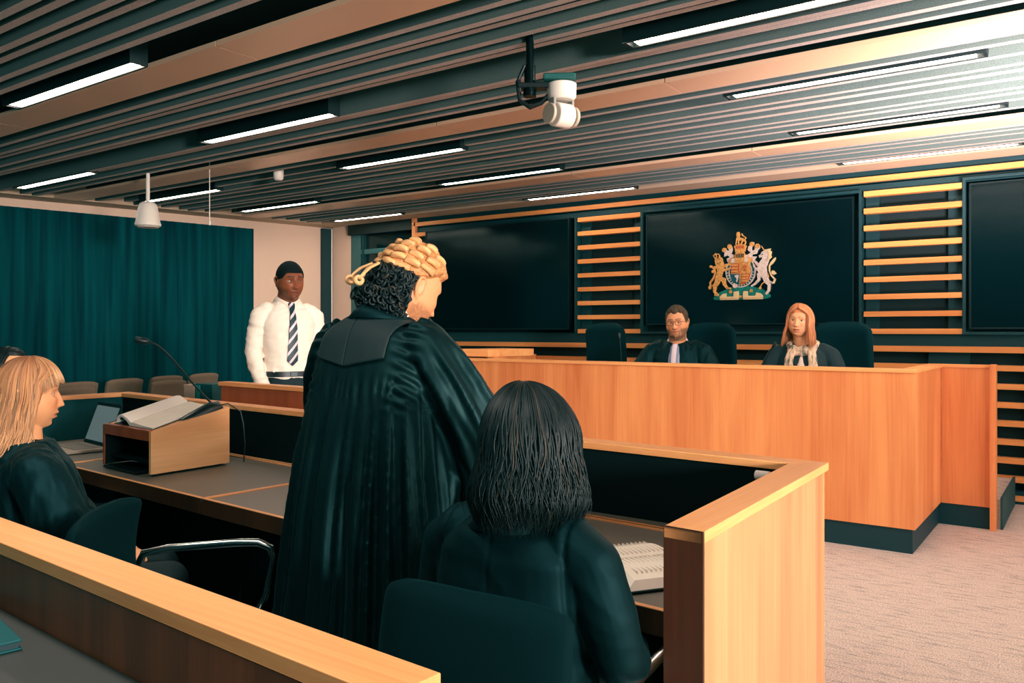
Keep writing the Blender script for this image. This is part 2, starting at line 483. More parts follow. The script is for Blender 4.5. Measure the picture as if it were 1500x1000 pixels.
# recess frames
def frame(x0, x1, z0, z1, w=0.022):
    mb = MB().box(x0, x0 + w, YW - 0.03, YW + 0.1, z0, z1).box(x1 - w, x1, YW - 0.03, YW + 0.1, z0, z1)
    mb.box(x0 + w, x1 - w, YW - 0.03, YW + 0.1, z1 - w, z1).box(x0 + w, x1 - w, YW - 0.03, YW + 0.1, z0, z0 + w)
    o = part("recess_frame", mb, WALLTEAL, bw); return o
frame(-3.745, -1.655, 1.318, 2.552); frame(-0.892, 1.25, 1.318, 2.575)
wb("recess_jamb", -4.515, -4.492, YW - 0.03, YW + 0.1, 1.33, 2.545, WALLTEAL)
def tv(x0, x1, z0, z1, label, y=YW - 0.045):
    t = thing("wall_screen", label, "screen", ((x0 + x1) / 2, YW + 0.09, z0))
    w = 0.014
    mb = MB().box(x0, x0 + w, y, YW + 0.03, z0, z1).box(x1 - w, x1, y, YW + 0.03, z0, z1).box(x0 + w, x1 - w, y, YW + 0.03, z1 - w, z1).box(x0 + w, x1 - w, y, YW + 0.03, z0, z0 + w)
    part("bezel", mb, plain("bezel_black", (8, 20, 24), 0.35), t)
    part("display", MB().box(x0 + w, x1 - w, y + 0.006, YW + 0.02, z0 + w, z1 - w), SCREEN, t)
    part("mount", MB().box(x0 + 0.3, x1 - 0.3, YW + 0.02, YW + 0.099, z0 + 0.2, z1 - 0.2), BLACK, t)
    return t
tv(-6.575, -4.565, 1.36, 2.545, "large dark wall screen at the left of the coat of arms", YW - 0.06)
tv(-3.69, -1.72, 1.405, 2.505, "large dark wall screen carrying the coat of arms", YW - 0.02)
tv(-0.846, 1.20, 1.362, 2.525, "dark wall screen right of the right-hand slats, cut by the picture edge", YW - 0.02)

# ---------------- ceiling lights
LED = emit("led_diffuser", (255, 238, 218), 25.0)
HOUS = plain("light_housing", (8, 20, 22), 0.6)
lights = [(-5.39, -4.07, 2.345, "second from the front on the left of the ceiling"), (-5.29, -4.00, 3.61, "over the lectern, middle column"),
          (-8.46, -7.17, 3.73, "nearest strip beside the left wall"), (-8.27, -7.04, 4.90, "strip beside the white pendant speaker"),
          (-5.19, -3.95, 4.86, "strip left of the ceiling camera, third row"), (-8.03, -6.82, 5.95, "strip above the man in the white shirt"),
          (-5.02, -3.755, 5.94, "above the left wall screen, second row from bench"), (-4.87, -3.67, 7.15, "against the bench wall above the left screen"),
          (-7.80, -6.72, 7.15, "in the far left corner by the glazing"), (-1.80, -0.48, 3.555, "nearest strip at the upper right, right of the ceiling camera"),
          (-1.74, -0.50, 4.69, "strip just beyond the bright beige panel on the right"), (-1.71, -0.50, 5.83, "second row from bench, on the right"),
          (-1.71, -0.49, 7.10, "against the bench wall above right-hand slats")]
for i, (x0, x1, y, where) in enumerate(lights):
    t = thing("ceiling_light", "slim recessed white ceiling light, " + where, "ceiling light", ((x0 + x1) / 2, y, ZC), 0, "recessed strip lights")
    w = 0.075
    hb = MB().box(x0 - 0.05, x1 + 0.05, y - w / 2 - 0.012, y - w / 2, ZC - 0.002, 2.86).box(x0 - 0.05, x1 + 0.05, y + w / 2, y + w / 2 + 0.012, ZC - 0.002, 2.86)
    hb.box(x0 - 0.05, x1 + 0.05, y - w / 2 - 0.012, y + w / 2 + 0.012, 2.86, 2.98).box(x0 - 0.05, x0 - 0.035, y - w / 2, y + w / 2, ZC, 2.86).box(x1 + 0.035, x1 + 0.05, y - w / 2, y + w / 2, ZC, 2.86)
    part("housing", hb, HOUS, t)
    part("diffuser", MB().box(x0, x1, y - w / 2, y + w / 2, ZC + 0.003, ZC + 0.03), LED, t)

# ---------------- ceiling fittings
t = thing("pendant_speaker", "white cone shaped loudspeaker hanging below the ceiling near the left wall", "speaker", (-6.75, 4.02, 2.25))
part("cone", MB().lathe((-6.75, 4.02, 0), [(0.0, 2.252), (0.085, 2.252), (0.106, 2.262), (0.108, 2.275), (0.10, 2.30), (0.084, 2.40), (0.070, 2.45), (0.045, 2.468), (0.0, 2.47)]), WHITE, t)
part("grille", MB().cyl((-6.75, 4.02), 0.088, 2.246, 2.2525), plain("speaker_grille", (190, 182, 172), 0.7), t)
part("stem", MB().cyl((-6.75, 4.02), 0.016, 2.465, 2.94, 12), WHITE, t)
t = thing("hanging_microphone", "thin white rod hanging from the ceiling right of the pendant speaker", "microphone", (-6.15, 4.22, 2.25))
part("rod", MB().cyl((-6.15, 4.22), 0.004, 2.27, 2.95, 8), WHITE, t)
part("capsule", MB().ell((-6.15, 4.22, 2.262), (0.011, 0.011, 0.02)), WHITE, t)
t = thing("smoke_detector", "small white box detector on the ceiling baffles left of centre", "detector", (-5.85, 4.70, 2.70))
part("body", MB().lathe((-5.85, 4.70, 0), [(0, 2.665), (0.03, 2.665), (0.042, 2.68), (0.045, 2.715), (0.045, 2.96), (0, 2.96)]), WHITE, t)

# PTZ camera on a pole
cx, cy_ = -2.13, 3.27
t = thing("ceiling_camera", "white and black swivel video camera hanging from a ceiling pole", "camera", (cx, cy_, 2.3))
ux = Vector((0.85, 0.53, 0)); uy = Vector((-0.53, 0.85, 0))   # arm direction of the mount
Mx = Matrix(((ux.x, uy.x, 0, cx), (ux.y, uy.y, 0, cy_), (0, 0, 1, 0), (0, 0, 0, 1)))
part("pole", MB().cyl((-0.075, 0), 0.019, 2.46, 2.95, 14).cyl((-0.075, 0), 0.027, 2.50, 2.60, 14).cyl((-0.075, 0), 0.031, 2.455, 2.505, 14).xf(Mx), plain("pole_black", (14, 22, 24), 0.25, metal=0.6), t)
part("bracket", MB().box(-0.13, 0.03, -0.035, 0.035, 2.49, 2.515).box(-0.135, -0.115, -0.03, 0.03, 2.47, 2.53).xf(Mx), BLACK, t, bevel=0.004)
pl = part("platform", MB().box(-0.01, 0.14, -0.075, 0.075, 2.515, 2.545).xf(Mx), plain("platform_teal", (22, 84, 80), 0.6), t, bevel=0.006)
part("base_housing", MB().lathe((0.075, 0.0, 0), [(0, 2.435), (0.055, 2.435), (0.068, 2.45), (0.07, 2.51), (0.06, 2.516), (0, 2.516)]).xf(Mx), WHITE, t)
YG = plain("yoke_grey", (150, 148, 142), 0.4)
Mh = Mx @ Matrix.Translation((0.075, 0, 0)) @ Matrix.Rotation(R(38), 4, "Z") @ Matrix.Translation((-0.075, 0, 0))
for xa in (0.013, 0.121): part("yoke", MB().box(xa, xa + 0.014, -0.022, 0.022, 2.36, 2.44).xf(Mh), YG, t, bevel=0.004)
hm = MB()
for a, b_ in ((0.03, 0.12),):
    hm.loft([[(x, 0.057 * math.cos(2 * PI * i / 32), 2.365 + 0.057 * math.sin(2 * PI * i / 32)) for i in range(32)][::-1] for x in (a, b_)])
hd = part("camera_head", hm.xf(Mh), WHITE, t, bevel=0.006)
CG = plain("cap_grey", (196, 184, 166), 0.45)
for a, b_, r_ in ((-0.004, 0.012, 0.048), (0.136, 0.152, 0.048)):
    part("side_cap", MB().loft([[(x, r_ * math.cos(2 * PI * i / 28), 2.365 + r_ * math.sin(2 * PI * i / 28)) for i in range(28)][::-1] for x in (a, b_)]).xf(Mh), CG, t, bevel=0.004)
part("lens", MB().loft([[(0.075 + 0.03 * math.cos(2 * PI * i / 20), y_, 2.365 + 0.03 * math.sin(2 * PI * i / 20)) for i in range(20)] for y_ in (0.05, 0.066)]).xf(Mh), BLACK, hd)
cb = MB()
for dy in (-0.012, 0.010):
    cb.tube([Mx @ Vector(p) for p in ((-0.10, dy, 2.60), (-0.135, dy, 2.52), (-0.125, dy, 2.44), (-0.075, dy * 1.5, 2.405), (-0.02, dy, 2.425), (0.02, dy, 2.47))], 0.008, 8)
part("cable", cb, BLACK, t)
# ================================================================== coat of arms on the middle screen
YE = YW - 0.0145
def em(u, v):
    return (-2.716 + (u - 620) * 0.00090, 2.267 - (v - 143) * 0.000891)
GOLD = plain("emblem_gold", (226, 160, 84), 0.45, var=0.18, vscale=60)
EWHITE = plain("emblem_silver", (226, 206, 196), 0.5, var=0.1, vscale=60)
ERED = plain("emblem_red", (190, 96, 46), 0.5, var=0.15, vscale=80)
EGREEN = plain("emblem_green", (24, 122, 108), 0.5, var=0.15, vscale=50)
EBLUE = plain("emblem_blue", (20, 84, 96), 0.5)
EDARK = plain("emblem_dark", (24, 22, 24), 0.5)
ECREAM = plain("emblem_scroll", (240, 212, 160), 0.5)
arms = thing("coat_of_arms", "coloured heraldic coat of arms with gold lion and white unicorn on the middle screen", "emblem", (-2.716, YE, 1.63))
def plate(name, polys, mat, d0, d1, parent=arms, bevel=0.0025):
    mb = MB()
    for i, pl in enumerate(polys):
        mb.extrude([em(*p) for p in pl], YE - d1 - 0.0004 * i, YE - d0)
    return part(name, mb, mat, parent, True, bevel, 30)
def plates(name, polys, mat, d0, d1, parent=arms, bevel=0.0025):
    for i, pl in enumerate(polys): plate(name, [pl], mat, d0, d1 + 0.0004 * i, parent, bevel)
def stroke(pts, w):
    """polygon ribbon along pts, width w (or list)"""
    L = []; Rr = []
    n = len(pts)
    for i, p in enumerate(pts):
        a = pts[max(i - 1, 0)]; b = pts[min(i + 1, n - 1)]
        dx, dy = b[0] - a[0], b[1] - a[1]; l = math.hypot(dx, dy) or 1
        ww = (w[i] if isinstance(w, (list, tuple)) else w) / 2
        L.append((p[0] - dy / l * ww, p[1] + dx / l * ww)); Rr.append((p[0] + dy / l * ww, p[1] - dx / l * ww))
    return L + Rr[::-1]
def quads(pts, w):
    """the same ribbon as separate convex pieces"""
    out = []
    n = len(pts); P = stroke(pts, w); L = P[:n]; Q = P[n:][::-1]
    for i in range(n - 1): out.append([L[i], L[i + 1], Q[i + 1], Q[i]])
    return out
def disc(u, v, r, n=14, ry=None):
    ry = r if ry is None else ry
    return [(u + r * math.cos(2 * PI * i / n), v + ry * math.sin(2 * PI * i / n)) for i in range(n)]
# green mound and scroll
plate("mound", [[(322, 826), (345, 800), (395, 765), (470, 735), (560, 715), (620, 700), (690, 705), (760, 720), (850, 745), (905, 785), (932, 815), (925, 835), (860, 848), (400, 850), (335, 846)]], EGREEN, 0, 0.012)
plates("scroll", [[(400, 850), (395, 815), (430, 785), (470, 780), (470, 815), (545, 815), (545, 765), (600, 760), (606, 820), (598, 850)],
                 [(650, 850), (642, 820), (650, 762), (696, 762), (700, 812), (775, 812), (785, 778), (830, 790), (858, 815), (850, 850)]], ECREAM, 0.006, 0.02)
plates("scroll_border", [quads([(402, 834), (598, 834)], 5)[0], quads([(648, 834), (852, 834)], 5)[0]], GOLD, 0.018, 0.023, bevel=0)
plates("rosette", [disc(512, 765, 17), disc(733, 760, 17), disc(620, 818, 14)], GOLD, 0.012, 0.024)
# garter ring
outer = [(620 + 152 * math.cos(t), 558 + 152 * math.sin(t)) for t in [2 * PI * i / 40 for i in range(40)]]
ring = []
for i in range(40):
    a0, a1 = 2 * PI * i / 40, 2 * PI * (i + 1) / 40
    ring.append([(620 + q * math.cos(a), 558 + q * 1.04 * math.sin(a)) for q, a in ((156, a0), (156, a1), (118, a1), (118, a0))])
mb = MB()
for q in ring: mb.extrude([em(*p) for p in q], YE - 0.018, YE)
gt = part("garter_ring", mb, EBLUE, arms, True, 0, 30)
rim = []
for i in range(40):
    a0, a1 = 2 * PI * i / 40, 2 * PI * (i + 1) / 40
    for r0, r1 in ((150, 158), (116, 124)):
        rim.append([(620 + q * math.cos(a), 558 + q * 1.04 * math.sin(a)) for q, a in ((r1, a0), (r1, a1), (r0, a1), (r0, a0))])
mb = MB()
for q in rim: mb.extrude([em(*p) for p in q], YE - 0.022, YE - 0.002)
for k in range(16):     # letter-like marks round the garter
    a = PI * 0.02 + k * PI * 0.96 / 15
    c = (620 + 137 * math.cos(a), 558 + 142 * math.sin(a)); du = (math.cos(a), math.sin(a)); dv = (-du[1], du[0])
    mb.extrude([em(c[0] + du[0] * s * 9 + dv[0] * t * 4, c[1] + du[1] * s * 9 + dv[1] * t * 4) for s, t in ((-1, -1), (1, -1), (1, 1), (-1, 1))], YE - 0.021, YE - 0.002)
part("garter_edge", mb, EWHITE, gt, True, 0, 30)
plate("garter_buckle", [disc(562, 700, 27)], EWHITE, 0.012, 0.026)
# shield and its quarters
def sh(u0, u1, v0, v1):
    pts = []
    def half(v): # shield half-width at v
        return 104 if v < 590 else 104 * math.sqrt(max(0.0, 1 - ((v - 590) / 108.0) ** 2))
    k = 12
    left = [(max(u0, 622 - half(v)), v) for v in [v0 + (v1 - v0) * i / k for i in range(k + 1)]]
    right = [(min(u1, 622 + half(v)), v) for v in [v0 + (v1 - v0) * i / k for i in range(k + 1)]]
    return left + right[::-1]
shd = plate("shield", [[(p[0], p[1]) for p in sh(512, 732, 452, 697)]], GOLD, 0, 0.022)
plate("red_quarter", [sh(520, 616, 470, 572)], ERED, 0.02, 0.027, shd)
plate("gold_quarter", [sh(628, 726, 470, 572)], GOLD, 0.02, 0.027, shd)
plate("blue_quarter", [sh(512, 612, 580, 690)], EBLUE, 0.02, 0.027, shd)
plate("red_quarter", [sh(630, 732, 580, 690)], ERED, 0.02, 0.027, shd)
for (u, v) in ((545, 488), (545, 520), (545, 552), (656, 598), (652, 628), (648, 656)):
    beasts = quads([(u - 18, v + 4), (u, v - 3), (u + 26, v), (u + 52, v - 4)], [8, 14, 12, 7])
    for k in (-8, 10, 28, 42): beasts += quads([(u + k, v), (u + k + 2, v + 12)], 6)
    plate("small_lion", beasts, GOLD, 0.025, 0.033, shd, 0)
plate("rampant_lion", quads([(664, 492), (676, 510), (668, 530), (680, 552)], [18, 24, 20, 12]) + quads([(660, 512), (648, 504)], 8) + quads([(676, 518), (696, 504)], 8) + quads([(670, 540), (654, 556)], 8), ERED, 0.025, 0.033, shd, 0)
plate("harp", [[(560, 600), (572, 595), (600, 588), (606, 600), (598, 640), (586, 668), (578, 660), (586, 630)]], EWHITE, 0.025, 0.033, shd, 0)
# helm, mantling, crown
plates("mantling", [[(616, 455), (520, 470), (478, 450), (470, 415), (505, 400), (480, 380), (440, 395), (448, 350), (418, 330), (425, 305), (460, 300), (478, 330), (498, 330), (474, 285), (505, 268), (530, 290), (536, 330), (520, 365), (560, 385), (600, 380)],
                   [(625, 455), (720, 465), (765, 445), (790, 408), (740, 405), (745, 385), (790, 380), (800, 345), (825, 320), (820, 290), (790, 280), (768, 295), (765, 340), (740, 345), (738, 310), (765, 285), (760, 258), (725, 262), (716, 290), (700, 300), (694, 335), (725, 365), (690, 385), (640, 380)]], EWHITE, 0.002, 0.016)
plates("mantling_trim", [disc(446, 322, 24), disc(505, 290, 26), disc(740, 278, 24), disc(798, 300, 25), [(500, 460), (500, 425), (560, 400), (600, 440), (600, 470), (540, 480)], [(640, 440), (690, 405), (745, 425), (748, 455), (700, 475), (642, 470)]], GOLD, 0.012, 0.024)
plates("mantling_scroll", [disc(548, 440, 26), disc(678, 437, 26)], EWHITE, 0.02, 0.03)
hel = plate("helmet", [[(570, 455), (565, 385), (580, 352), (660, 352), (676, 385), (668, 455)]], GOLD, 0.01, 0.036)
plates("visor_slot", [quads([(u, 372), (u, 412)], 9)[0] for u in (585, 603, 621, 639, 657)], EDARK, 0.034, 0.039, hel, 0)
crn = plate("crown", [[(568, 352), (565, 318), (556, 296), (566, 282), (584, 276), (620, 272), (660, 276), (680, 284), (688, 297), (678, 318), (672, 352)]], GOLD, 0.01, 0.034)
plates("crown_cap", [disc(594, 304, 17, ry=20), disc(622, 302, 15, ry=22), disc(650, 304, 17, ry=20)], ERED, 0.032, 0.038, crn)
# little crest lion
plate("crest_lion", [disc(596, 175, 20, ry=22), [(580, 150), (584, 143), (610, 143), (612, 162), (580, 162)]] + quads([(596, 185), (600, 215), (640, 222), (664, 235)], [28, 36, 30, 26]) + quads([(586, 200), (578, 240), (572, 272)], [14, 12, 12]) + quads([(606, 222), (600, 250), (604, 274)], [14, 11, 11]) + quads([(650, 232), (634, 255), (628, 274)], [16, 12, 10]) + quads([(666, 236), (676, 256), (668, 276)], [16, 12, 12]) + quads([(664, 228), (680, 208), (660, 195), (640, 178), (636, 160)], [9, 8, 8, 10, 6]), GOLD, 0.006, 0.024)
# lion supporter
lion = plate("lion", [disc(388, 432, 44, 18, 42), [(345, 430), (352, 405), (372, 398), (368, 460)]] + quads([(388, 440), (405, 490), (402, 550), (385, 610)], [84, 88, 66, 58])
   + quads([(410, 480), (450, 490), (490, 478), (525, 482)], [48, 34, 26, 18]) + quads([(400, 520), (440, 535), (490, 525), (525, 520)], [34, 30, 24, 20])
   + quads([(385, 600), (372, 660), (345, 705), (342, 760), (378, 800)], [60, 56, 40, 28, 22]) + quads([(342, 790), (385, 800)], 22)
   + quads([(400, 620), (445, 640), (450, 685), (480, 725), (520, 730)], [50, 50, 32, 22, 18])
   + quads([(372, 640), (330, 690), (300, 700), (295, 665), (335, 610), (352, 560), (340, 520), (325, 500), (305, 490)], [12, 12, 14, 18, 18, 14, 16, 20, 14])
   + [disc(292, 715, 14, ry=20), disc(330, 545, 18), disc(350, 505, 16), disc(305, 492, 14)], GOLD, 0.006, 0.026)
plate("lion_crown", quads([(340, 402), (398, 402)], 14) + quads([(345, 400), (328, 376), (352, 362), (385, 362), (398, 380), (394, 400)], 9) + quads([(366, 398), (358, 366), (352, 352)], 8), GOLD, 0.01, 0.026, lion, 0)
plates("face_mark", [disc(405, 452, 7), disc(372, 425, 5), disc(398, 424, 5), quads([(370, 462), (396, 468)], 6)[0]], EDARK, 0.024, 0.029, lion, 0)
# unicorn supporter
uni = plate("unicorn", [disc(878, 392, 46, 18, 40)] + quads([(870, 380), (838, 405), (815, 412)], [58, 34, 26]) + quads([(890, 395), (880, 450), (845, 510), (850, 570), (870, 620)], [80, 74, 96, 92, 62])
   + quads([(835, 500), (800, 490), (770, 455), (748, 462)], [44, 30, 20, 18]) + quads([(830, 535), (800, 545), (770, 520), (760, 490)], [34, 26, 18, 16])
   + quads([(860, 600), (812, 600), (815, 650), (775, 690), (735, 715)], [60, 46, 28, 20, 16]) + quads([(875, 610), (895, 670), (920, 705), (915, 765), (885, 800)], [58, 50, 30, 24, 20])
   + quads([(888, 640), (925, 670), (960, 690)], [10, 12, 14]), EWHITE, 0.006, 0.026)
plate("horn", quads([(866, 348), (850, 322), (838, 300)], [10, 7, 3]), GOLD, 0.006, 0.024, uni, 0)
plate("mane", [[(895, 340), (940, 335), (930, 352), (948, 370), (940, 400), (948, 425), (925, 445), (900, 470), (906, 430), (915, 390), (905, 360)], [(866, 345), (885, 340), (915, 352), (890, 362)]], ECREAM, 0.014, 0.03, uni)
plate("tail", quads([(960, 690), (975, 650), (940, 610), (920, 560), (920, 510), (945, 480), (970, 450), (982, 428)], [16, 16, 14, 12, 12, 26, 22, 4]) + [[(945, 560), (965, 560), (992, 592), (965, 605), (940, 590)]], ECREAM, 0.004, 0.02, uni, 0)
plate("chain", quads([(905, 585), (918, 620), (900, 660), (850, 690), (832, 720), (830, 738)], 8) + [disc(830, 735, 14)], GOLD, 0.022, 0.03, uni, 0)
plates("face_mark", [disc(852, 392, 7), disc(830, 432, 8)], EDARK, 0.024, 0.03, uni, 0)
# ================================================================== JUDGES' BENCH on its dais
ZB = 1.116
dais = struct("trim_6", MB().prism([(-5.0, 5.60), (-1.05, 5.60), (-1.05, 6.50), (-0.545, 6.50), (-0.545, 7.49), (-5.0, 7.49)], 0, 0.20), CARPET)
part("dais_edge", MB().box(-0.545, -0.53, 6.48, 7.49, 0.0, 0.215), plain("dais_edge_teal", (24, 62, 64), 0.7), dais)
bench = thing("judges_bench", "long raised oak judges' bench with stepped right end in front of the wall screens", "bench", (-2.9, 5.7, 0))
def bp_(n, mb, mat, lab=None, bevel=0.0):
    o = part(n, mb, mat, bench, True, bevel)
    if lab: o["label"] = lab
    return o
xs = [-5.0, -4.0, -2.95, -1.95, -0.90]
bp_("front_panel", MB().box(-5.0, -0.90, 5.445, 5.50, 0.15, ZB - 0.022), OAK_Z)
bp_("return_panel", MB().box(-0.955, -0.90, 5.50, 6.43, 0.15, ZB - 0.022), OAK_Z)
bp_("side_panel", MB().box(-0.90, -0.60, 6.436, 6.485, 0.15, ZB - 0.0225), OAK_Z)
bp_("end_panel", MB().box(-0.60, -0.565, 6.40, 6.50, 0.0, ZB + 0.004), OAK_Z)
bp_("end_panel", MB().box(-5.05, -5.0, 5.445, 7.49, 0.0, ZB - 0.022), OAK_Z)
bp_("cap", MB().prism([(-5.06, 5.435), (-0.89, 5.435), (-0.89, 6.43), (-0.60, 6.43), (-0.60, 6.50), (-0.99, 6.50), (-0.99, 5.56), (-5.06, 5.56)], ZB - 0.022, ZB), OAK_X, "oak capping strip along the top of the bench", 0.002)
bp_("shadow_gap", MB().box(-4.99, -0.91, 5.451, 5.49, ZB - 0.027, ZB - 0.021), BLACK)
bp_("plinth", MB().prism([(-5.0, 5.462), (-0.917, 5.462), (-0.917, 6.447), (-0.60, 6.447), (-0.60, 6.49), (-0.97, 6.49), (-0.97, 5.52), (-5.0, 5.52)], 0.0, 0.151), PLINTH, "dark teal plinth under the bench")
bp_("desk_top", MB().prism([(-4.95, 5.56), (-0.99, 5.56), (-0.99, 5.92), (-4.95, 5.92)], 0.82, 0.86), LEATHER)
bp_("leg", MB().box(-4.0, -3.95, 5.56, 5.90, 0.2, 0.82), OAK_Z); bp_("leg", MB().box(-2.2, -2.15, 5.56, 5.90, 0.2, 0.82), OAK_Z)
bp_("side_shelf", MB().prism([(-4.58, 5.56), (-4.20, 5.56), (-4.10, 6.10), (-4.46, 6.10)], 1.128, 1.19), OAK_X, "raised oak shelf at the left end of the bench", 0.002)
bp_("side_shelf_support", MB().box(-4.55, -4.47, 5.7, 6.02, 0.86, 1.13).box(-4.24, -4.18, 5.6, 6.02, 0.86, 1.13), OAK_Z)

def gooseneck(name, label, base, tip, sag=(0, 0, 0), base_r=0.035, head=0.05, rad=0.0045, hr=0.014, ctrl=None):
    t = thing(name, label, "microphone", base)
    b = Vector(base); tip = Vector(tip)
    part("base", MB().lathe(base, [(0, 0), (base_r, 0), (base_r, 0.012), (base_r * 0.6, 0.022), (0.012, 0.03), (0, 0.03)]), BLACK, t)
    c = Vector(ctrl) if ctrl else Vector((b.x, b.y, tip.z * 0.6 + b.z * 0.4))
    pts = []
    for i in range(15):
        s = i / 14
        pts.append((b + Vector((0, 0, 0.02))) * (1 - s) ** 2 + c * 2 * s * (1 - s) + tip * s * s)
    part("stalk", MB().tube(pts, rad, 8), STEEL, t)
    d = (pts[-1] - pts[-2]).normalized()
    part("head", MB().tube([tip - d * 0.01, tip, tip + d * head * 0.3, tip + d * head, tip + d * (head + 0.008)], [rad, hr * 0.8, hr, hr, hr * 0.6], 14), BLACK, t)
    return t
gooseneck("bench_microphone", "slim gooseneck microphone on the bench right of the empty chair", (-3.02, 5.72, 0.8605), (-3.04, 5.72, 1.29), head=0.035, hr=0.011, rad=0.004)
gooseneck("bench_microphone", "slim gooseneck microphone on the bench before the woman with the scarf", (-1.95, 5.72, 0.8605), (-1.84, 5.70, 1.235), head=0.035, hr=0.011, rad=0.004)

# ---------------- high-backed judges' chairs
CHAIRF = plain("chair_teal_black_fabric", (5, 27, 33), 0.8, tint=(0.4, 0.9, 1.0), spec=0.3, sheen=0.08, sheen_col=(60, 140, 150), bump=0.1, bscale=500)
CHAIRD = plain("chair_dark_fabric", (4, 10, 12), 0.85, tint=(0.4, 0.9, 1.0), spec=0.22, sheen=0.04, sheen_col=(60, 140, 150), bump=0.1, bscale=500)
def cushion(w0, w1, h, d, curve=0.0, top=0.12, n=14, rows=26, drop=0.028):
    """upright padded back, local: bottom centre at origin, front to +Y"""
    mb = MB(); rings = []
    for k in range(rows + 1):
        s = k / rows; z = h * s
        w = (w0 + (w1 - w0) * s) / 2
        if s > 1 - top * 1.6: # round the top corners
            q = (s - (1 - top * 1.6)) / (top * 1.6); w *= 1 - 0.20 * q ** 5
        dd = d / 2 * (1 - 0.75 * max(0, (s - 0.9) / 0.1) ** 2)
        bow = 0.03 * math.sin(s * PI) * (-1)
        ring = []
        for i in range(28):
            t = 2 * PI * i / 28; c, sn = math.cos(t), math.sin(t)
            x = w * math.copysign(abs(c) ** 0.45, c); y = dd * math.copysign(abs(sn) ** 0.6, sn)
            y += curve * (x / (w0 / 2)) ** 2 + bow
            z2 = z - (drop * (abs(x) / w) ** 3.5 * max(0, (s - 0.6) / 0.4) ** 2)
            ring.append((x, y, z2))
        rings.append(ring)
    return mb.loft(rings)
def executive_chair(label, loc, rz, group):
    t = thing("judge_chair", label, "chair", loc, rz, group)
    L = Matrix.Translation((0, -0.20, 0.52))
    part("backrest", cushion(0.47, 0.45, 0.70, 0.11, 0.05).xf(L), CHAIRF, t, False)
    part("lumbar_pad", cushion(0.38, 0.38, 0.30, 0.07, 0.04, 0.2).xf(Matrix.Translation((0, -0.155, 0.56))), CHAIRF, t, False)
    part("seat", MB().rings([(0.31, 0, 0.02, 0.22, 0.22), (0.32, 0, 0.02, 0.245, 0.245), (0.37, 0, 0.02, 0.25, 0.25), (0.398, 0, 0.02, 0.235, 0.235), (0.402, 0, 0.02, 0.18, 0.18)], p=4), CHAIRF, t, False)
    for s in (-1, 1):
        part("armrest", MB().tube([(s * 0.235, -0.10, 0.36), (s * 0.285, -0.09, 0.50), (s * 0.285, -0.06, 0.64), (s * 0.285, 0.16, 0.655), (s * 0.285, 0.17, 0.64)], 0.02, 8), BLACK, t, False)
    part("column", MB().cyl((0, 0), 0.03, 0.09, 0.33, 12), STEEL, t, False)
    st = MB()
    for k in range(5):
        a = 2 * PI * k / 5
        st.tube([(0, 0, 0.10), (0.28 * math.cos(a), 0.28 * math.sin(a), 0.06)], [0.03, 0.018], 8)
    bs = part("base", st, BLACK, t, False)
    for k in range(5):
        a = 2 * PI * k / 5
        part("castor", MB().ell((0.28 * math.cos(a), 0.28 * math.sin(a), 0.029), (0.028, 0.028, 0.028), nu=12, nv=8), BLACK, bs, False)
    return t
G = "high-backed chairs behind the judges' bench"
c1 = executive_chair("empty dark teal high-backed chair, leftmost behind the bench", (-3.69, 6.42, 0.2), PI - 0.25, G)
dup(c1, (-2.70, 6.50, 0.2), PI - 0.10, "dark teal high-backed chair behind the man with glasses", G)
dup(c1, (-1.63, 6.46, 0.2), PI - 0.12, "dark teal high-backed chair behind the woman with the scarf", G)

# ================================================================== witness box
wbx = thing("witness_box", "reddish oak front of the witness box before the man in white shirt", "witness box", (-3.7, 3.3, 0))
part("front_panel", MB().prism([(-4.40, 3.10), (-3.10, 3.03), (-3.10, 3.07), (-4.40, 3.14)], 0.0, 1.012), OAK_RED, wbx)
part("cap", MB().prism([(-4.41, 3.085), (-3.09, 3.015), (-3.09, 3.095), (-4.41, 3.165)], 1.012, 1.036), OAK_X, wbx, bevel=0.002)
part("side_panel", MB().prism([(-4.40, 3.14), (-4.36, 3.14), (-4.36, 3.34), (-4.40, 3.34)], 0, 0.90), OAK_RED, wbx)
part("side_panel", MB().prism([(-3.14, 3.07), (-3.10, 3.07), (-3.10, 3.9), (-3.14, 3.9)], 0, 1.012), OAK_RED, wbx)

# ================================================================== front row of counsel's desks
ZR, ZT = 0.945, 0.71
A = Vector((-0.677, 2.632)); u1 = Vector((-0.9969, 0.0785)); v1 = Vector((0.0785, 0.9969))
def q2(x, y):  # row frame: x metres to the left of the far right corner, y metres towards the bench
    p = A + u1 * x + v1 * y; return (p.x, p.y)
B = Vector((-0.647, 1.57))
row = thing("front_desk_row", "front oak desk row with raised rail around its three sides and dark leather desk top", "desk", (-2.8, 2.2, 0))
def rp(n, mb, mat, lab=None, bevel=0.0):
    o = part(n, mb, mat, row, True, bevel)
    if lab: o["label"] = lab
    return o
LEN = 4.49
rp("rail_cap", MB().prism([q2(0, 0), q2(LEN, 0), q2(LEN - 0.0, -0.095), q2(0.088, -0.095)], ZR - 0.024, ZR), OAK_X, "oak cap along the back rail", 0.0015)
rp("rail_cap", MB().prism([q2(0, 0), q2(0.088, -0.095), (-0.736, 1.577), (B.x, B.y)], ZR - 0.024, ZR), OAK_Y, "oak cap on the right end rail", 0.0015)
rp("rail_cap", MB().prism([q2(LEN, 0), q2(LEN, -0.095), q2(LEN + 0.02, -1.05), q2(LEN + 0.115, -1.05), q2(LEN + 0.095, 0)], ZR - 0.024, ZR), OAK_Y, "oak cap on the left end rail", 0.0015)
rp("end_panel", MB().prism([q2(0.012, -0.012), q2(0.08, -0.09), (-0.732, 1.585), (B.x - 0.004, B.y + 0.006)], 0, ZR - 0.0245), OAK_END, "tall oak end panel at the right of the desks")
